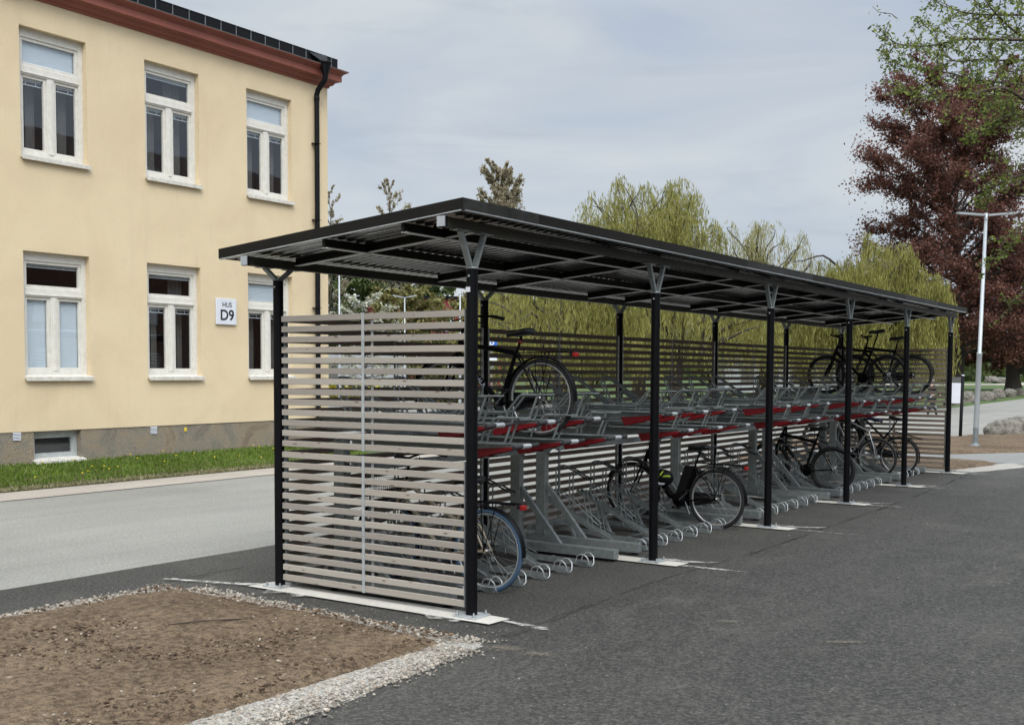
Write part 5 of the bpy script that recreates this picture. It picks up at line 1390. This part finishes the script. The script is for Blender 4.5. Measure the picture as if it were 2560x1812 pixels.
blades('grass', 26000, M['grass'], (-11.62, -10.62), (1.5, 10.9), .062, .8)
blades('grass', 12000, M['grass'], (-11.62, -10.62), (-7., 1.5), .062, .8)
blades('dry_grass', 9500, M['dry_grass'], (-10.44, -10.98), (1.5, 10.9), .045, 1.3)
dp = None
for i in range(34):
    x = rnd(-11.6, -10.8); y = rnd(3.1, 10.6); z = strip_z(x)+rnd(.05, .10)
    if dp is None:
        dm = MB().lathe((0, 0, 0), [(0, .008), (.014, .006), (.018, 0), (.008, -.006), (0, -.006)], 8); dp = dm.build('dandelion', M['yellow'])
        st_ = MB().tube([(0, 0, -.09), (.004, 0, -.04), (0, 0, -.006)], .002, 4).build('stem', M['grass'], dp)
        tag(dp, 'yellow dandelion flower in the grass strip along the building', 'flower', 'dandelions in the grass strip'); o = dp
    else: o = copy_tree(dp)
    o.location = (x, y, z)

# ------------------------------------------------------------------ things on the right
lp = ground(2437.5, 1121)
ll_ = empty('street_lamp', tuple(lp), 'pale grey street lamp with a flat T-shaped head on bare soil at the right', 'street lamp')
ll_.rotation_euler = (math.radians(.6), math.radians(1.3), 0)
MB().box(-.22, .22, -.22, .22, .012, .05, .005).build('base_slab', M['cement'], ll_)
MB().lathe((0, 0, 0), [(.15, .051), (.15, .065), (.075, .10), (.0645, .16), (.063, .50)], 20).build('base_sleeve', M['lampdark'], ll_)
MB().lathe((0, 0, 0), [(.0625, .501), (.061, 2.26), (.066, 2.27), (.066, 2.295), (.045, 2.31), (.038, 5.52), (0, 5.52)], 20).build('pole', M['lampgrey'], ll_)
h = MB(); h.lathe((0, 0, 0), [(.045, 5.44), (.045, 5.60), (0, 5.60)], 16)
vv = np.array([RT[0], RT[1], 0]); vv /= np.linalg.norm(vv)
for s in (-1, 1): 
    a = vv*s*.04+np.array([0, 0, 5.555]); b_ = vv*s*.66+np.array([0, 0, 5.60+.01*s]); h.bar(a, b_, .13, .045)
    h.bar(vv*s*.64+np.array([0, 0, 5.603+.01*s]), vv*s*.70+np.array([0, 0, 5.605+.01*s]), .09, .028)
h.build('lamp_head', M['lampgrey'], ll_)
sp = ground(2400.5, 1096.5); sgn = empty('information_sign', tuple(sp), 'information board with white panel between black posts behind the last shelter post', 'sign')
sgn.rotation_euler = (0, math.radians(1.), math.radians(24))
for x in (0, -.34):
    MB().box(x-.13, x+.13, -.12, .12, .012, .035).build('footing', M['cement'], sgn)
    p_ = MB().lathe((x, 0, 0), [(.045, .036), (.045, 1.74), (0, 1.74)], 14).build('post', M['black'], sgn)
    MB().lathe((x, 0, 0), [(.047, 1.742), (.047, 1.765), (0, 1.77)], 14).build('cap', M['galv_light'], p_)
MB().box(-.295, -.046, -.012, .012, 1.555, 1.70).build('header', M['darkpanel'], sgn)
MB().box(-.295, -.046, -.015, .015, .98, 1.54).build('panel', M['white'], sgn)
def rock(name, px, py, w, h, d, label, seed, yaw=0., parent=None):
    p = ground(px, py); import bmesh
    bm = bmesh.new(); bmesh.ops.create_icosphere(bm, subdivisions=4, radius=1)
    for v in bm.verts:
        n1_ = mnoise.noise(v.co*1.1+Vector((seed, 0, 0))); n2_ = mnoise.noise(v.co*3.3+Vector((seed, 5, 0))); n3_ = mnoise.noise(v.co*9+Vector((seed, 5, 9)))
        v.co = v.co*(1+.30*n1_+.12*n2_+.035*n3_)
        v.co.z = max(v.co.z, -.35)
        if v.co.z > .55: v.co.z = .55+(v.co.z-.55)*.6
    zmin = -.35
    me = bpy.data.meshes.new(name)
    for v in bm.verts: v.co = Vector((v.co.x*w/2, v.co.y*d/2, (v.co.z-zmin)*h/1.2-.02))
    bm.to_mesh(me); bm.free(); me.materials.append(M['rock']); me.polygons.foreach_set('use_smooth', [True]*len(me.polygons))
    o = bpy.data.objects.new(name, me); COL.objects.link(o); o.location = tuple(p); o.rotation_euler.z = yaw
    return tag(o, label, 'boulder', 'boulders along the path')
rock('boulder', 2510, 1088, 1.05, .50, .8, 'large pale boulder on bare soil right of the lamp post, the left one of two', 1.3, .5)
rock('boulder', 2556, 1086, 1.25, .58, .9, 'large pale boulder at the right edge of the picture, touching the other large one', 4.1, .4)
rock('boulder', 2418, 1006, 1.15, .72, 1.0, 'rounded boulder on the grass just right of the information board', 7.2, 0)
rock('boulder', 2466, 1001, 1.25, .66, 1.0, 'low broad boulder on the grass just right of the lamp post', 9.9, .3)
rock('boulder', 2496, 995, .98, .74, .9, 'tall rounded boulder in the middle of the row on the grass', 12.4, .8)
rock('boulder', 2524, 992, .95, .66, .9, 'pointed boulder under the right-hand beech trunk', 15.8, .2)
rock('boulder', 2550, 987, 1.0, .60, .9, 'last boulder of the row on the grass, at the right edge', 17.7, .6)
rock('boulder', 2385, 1012, 1.2, .5, 1.1, 'flat boulder on the grass half hidden by the information board', 22.1, .6)
rock('boulder', 2478, 957, 2.6, 1.4, 2., 'pale pointed rock far away across the lawn, left of a longer rock', 19.7, .6)
rock('boulder', 2504, 958, 3.4, 1.15, 2., 'long pale rock far away across the lawn beside the beech trunk', 25.1, .1)
sheet('far_path', [tuple(ground(x, y)[:2]) for x, y in ((2200, 959.5), (2480, 960), (2560, 957), (2700, 952), (2700, 955), (2560, 963), (2480, 962.5), (2200, 962))], .02, M['kerb'])
fp = ground(2420, 953)
fn = empty('park_railing', tuple(fp), 'dark horizontal railing far away under the copper beech', 'railing')
m = MB(); dv = np.array([RT[0], RT[1], 0]); dv /= np.linalg.norm(dv)
for z in (.6, 1.3, 1.9): m.bar(-dv*9+np.array([0, 0, z]), dv*8+np.array([0, 0, z]), .10, .14)
m.build('rails', M['darkwood'], fn)
for k in range(6): MB().bar(dv*(-9+3.4*k)+np.array([0, 0, .0]), dv*(-9+3.4*k)+np.array([0, 0, 1.95]), .14, .14).build('post', M['darkwood'], fn)

# ------------------------------------------------------------------ person walking beyond the far screen
pp = ground(2329, 1043)
pr = empty('person', tuple(pp), 'person with grey hair in dark clothes walking on the path beyond the far screen', 'person')
pr.rotation_euler.z = math.radians(35)
def skin(name, joints, edges, mat, parent, levels=1, rootv=0):
    me = bpy.data.meshes.new(name); me.from_pydata([j[:3] for j in joints], edges, [])
    o = bpy.data.objects.new(name+'_tmp', me); COL.objects.link(o); md = o.modifiers.new('s', 'SKIN')
    for i, j in enumerate(joints):
        v = me.skin_vertices[0].data[i]; v.radius = (j[3], j[4] if len(j) > 4 else j[3]); v.use_root = (i == rootv)
    md.use_smooth_shade = True; sb = o.modifiers.new('b', 'SUBSURF'); sb.levels = levels; sb.render_levels = levels
    dg = bpy.context.evaluated_depsgraph_get(); dg.update(); m2 = bpy.data.meshes.new_from_object(o.evaluated_get(dg)); m2.name = name
    bpy.data.objects.remove(o); m2.materials.clear(); m2.materials.append(mat)
    p = bpy.data.objects.new(name, m2); COL.objects.link(p); p.parent = parent; return p
J = [(0, 0, .86, .12, .10), (0, 0, 1.10, .12, .09), (0, 0, 1.28, .13, .09), (0, 0, 1.36, .05), (.01, 0, 1.42, .045), (.02, 0, 1.50, .075, .07), (.01, 0, 1.57, .07, .065),
     (0, .15, 1.30, .045), (-.06, .20, 1.06, .036), (.06, .21, .86, .028), (.09, .21, .77, .022), (0, -.15, 1.30, .045), (.10, -.20, 1.07, .036), (.24, -.19, .93, .028), (.30, -.18, .87, .022),
     (0, .08, .80, .08), (.14, .09, .45, .05), (.24, .09, .09, .036), (.34, .09, .04, .03), (0, -.08, .80, .08), (-.06, -.09, .45, .05), (-.22, -.09, .11, .036), (-.13, -.09, .04, .03)]
Ed = [(0, 1), (1, 2), (2, 3), (3, 4), (4, 5), (5, 6), (2, 7), (7, 8), (8, 9), (9, 10), (2, 11), (11, 12), (12, 13), (13, 14), (0, 15), (15, 16), (16, 17), (17, 18), (0, 19), (19, 20), (20, 21), (21, 22)]
body = skin('body', J, Ed, M['skin'], pr)
jj = [(x, y, z, r*1.18+.006, (r2[0] if r2 else r)*1.18+.006) for (x, y, z, r, *r2) in J]
skin('jacket', [jj[0], jj[1], jj[2], jj[7], jj[8], jj[9], jj[11], jj[12], jj[13]], [(0, 1), (1, 2), (2, 3), (3, 4), (4, 5), (2, 6), (6, 7), (7, 8)], M['jacket'], pr)
skin('trousers', [jj[0], jj[15], jj[16], jj[17], jj[19], jj[20], jj[21]], [(0, 1), (1, 2), (2, 3), (0, 4), (4, 5), (5, 6)], M['jacket'], pr)
for a, b_ in ((17, 18), (21, 22)): skin('shoe', [jj[a], jj[b_]], [(0, 1)], M['boots'], pr)
MB().lathe((.0, 0, 1.545), [(0, .088), (.045, .078), (.078, .045), (.088, 0), (.080, -.05), (.07, -.07)], 14).build('hair', M['hair'], pr)

# ------------------------------------------------------------------ far left background, seen over and through the screens
def lamp_far(px, base_py, dist, H, label, double):
    p = at(px, 930, dist); root = empty('street_lamp', (p[0], p[1], 0), label, 'street lamp')
    MB().lathe((0, 0, 0), [(.065, 0), (.055, H*.45), (.035, H*.46), (.028, H), (0, H)], 12).build('pole', M['lampgrey'], root)
    if double:
        hd = MB()
        for s in (-1, 1):
            a = dv*s*.03+np.array([0, 0, H]); hd.tube([a, dv*s*.14+np.array([0, 0, H+.01]), dv*s*.24+np.array([0, 0, H+.03])], .018, 6)
            hd.bar(dv*s*.2+np.array([0, 0, H+.03]), dv*s*.53+np.array([0, 0, H+.09]), .12, .05)
        hd.build('lamp_head', M['lampgrey'], root)
    return root
lamp_far(849, 0, 42, 5.9, 'tall grey lamp post just right of the yellow building corner', False)
lamp_far(1012, 0, 50, 5.1, 'double headed street lamp seen above the middle of the end screen', True)
lamp_far(1150, 0, 46, 5.7, 'thin grey lamp post just left of the nearest front post', False)
rb = at(1085, 930, 106); r_ = empty('red_building', (rb[0], rb[1], 0), 'dark red clad building with white windows behind the olive trees', 'building')
r_.rotation_euler.z = YAW+.2
MB().box(-5.5, 6.5, 0, 12, -.05, 8.7).build('wall', M['redbarn'], r_)
MB().box(-5.7, 6.7, -.2, 12.2, 8.701, 8.95).build('roof', M['gutter'], r_)
for x in (-3.8, -1.2, 1.4, 4.2, 5.4):
    for z in (5.6, 2.2):
        w_ = MB().box(x-.45, x+.45, -.08, -.02, z, z+1.5).build('window', M['white'], r_); MB().box(x-.36, x+.36, -.10, -.085, z+.09, z+1.41).build('pane', M['glass'], w_)
gb = at(915, 930, 74); g_ = empty('pale_building', (gb[0], gb[1], 0), 'low pale grey building with a flat roof behind the end screen', 'building'); g_.rotation_euler.z = YAW
MB().box(-8.5, 2.4, 0, 6, -.05, 3.1).build('wall', M['pale_wall'], g_); MB().box(-8.6, 2.5, -.1, 6.1, 3.101, 3.3).build('roof', M['darkpanel'], g_)
for x in (-6, -3): MB().box(x, x+1.2, -.06, -.01, .9, 2.1).build('window', M['darkpanel'], g_)
pb = at(1960, 930, 104); g_ = empty('white_pavilion', (pb[0], pb[1], 0), 'low white building glimpsed through the hanging willow branches', 'building'); g_.rotation_euler.z = YAW
MB().box(-5.5, 6.5, 0, 6, -.05, 2.9).build('wall', M['pale_wall'], g_); MB().box(-5.8, 6.8, -.4, 6.3, 2.901, 3.2).build('roof', M['darkpanel'], g_)
for x in (-4, -1.6, .8, 3.4): MB().box(x, x+1.1, -.06, -.01, .8, 2.2).build('window', M['darkpanel'], g_)
RNG = np.random.default_rng(9)
def hedge(px0, px1, dist, h, dep, mat, label, n=5200, leaf=.09):
    a = at(px0, 930, dist); b_ = at(px1, 930, dist); root = empty('hedge', (a[0], a[1], 0), label, 'hedge')
    d = b_-a; d[2] = 0; t = RNG.uniform(0, 1, n)[:, None]; P = d*t; nr = np.array([-d[1], d[0], 0]); nr = nr/np.linalg.norm(nr)
    P = P+nr*RNG.uniform(-.5, .5, n)[:, None]*dep; P[:, 2] = h*RNG.uniform(0, 1, n)**.6*(1+.15*np.sin(t[:, 0]*40)); u = rand_unit(n); v = np.cross(u, rand_unit(n))
    quads_mesh('foliage', P, u*leaf, v*leaf, mat, root); return root
hedge(824, 980, 66, .95, .8, M['yellow_hedge'], 'low hedge with yellow flowers in front of the pale building')
hedge(1040, 1165, 60, 1.0, 1.2, M['olive'], 'low olive hedge behind the right half of the end screen', 4200)
psn = at(1229, 900, 40); ps = empty('parking_sign', (psn[0], psn[1], 0), 'small blue parking sign right of the nearest front post', 'sign')
ps.rotation_euler.z = YAW
MB().tube([(0, .03, 0), (0, .03, 3.0)], .03, 8).build('post', M['galv'], ps)
pl = MB().box(-.2, .2, -.02, .0, 2.56, 2.96, .01).build('plate', M['blue_sign'], ps)
mtp = Matrix.Translation((0, -.0215, 2.76))@Matrix.Rotation(PI/2, 4, 'X')
text_mesh('lettering', 'P', .36, M['white'], pl, mtp, .001, .004)
MB().box(-.2, .2, -.02, 0, 2.2, 2.38, .005).build('lower_plate', M['white'], ps)
# arching bare limb belongs to the low willow
lw = [o for o in bpy.data.objects if o.get('label', '').startswith('low weeping willow')][0]
mb = MB().tube([tuple(np.array(p)-np.array([lw.location.x, lw.location.y, 0])) for p in lb], [.02, .035, .045, .05, .055, .06, .08, .10], 6)
mb.build('bare_limb', M['bark'], lw)
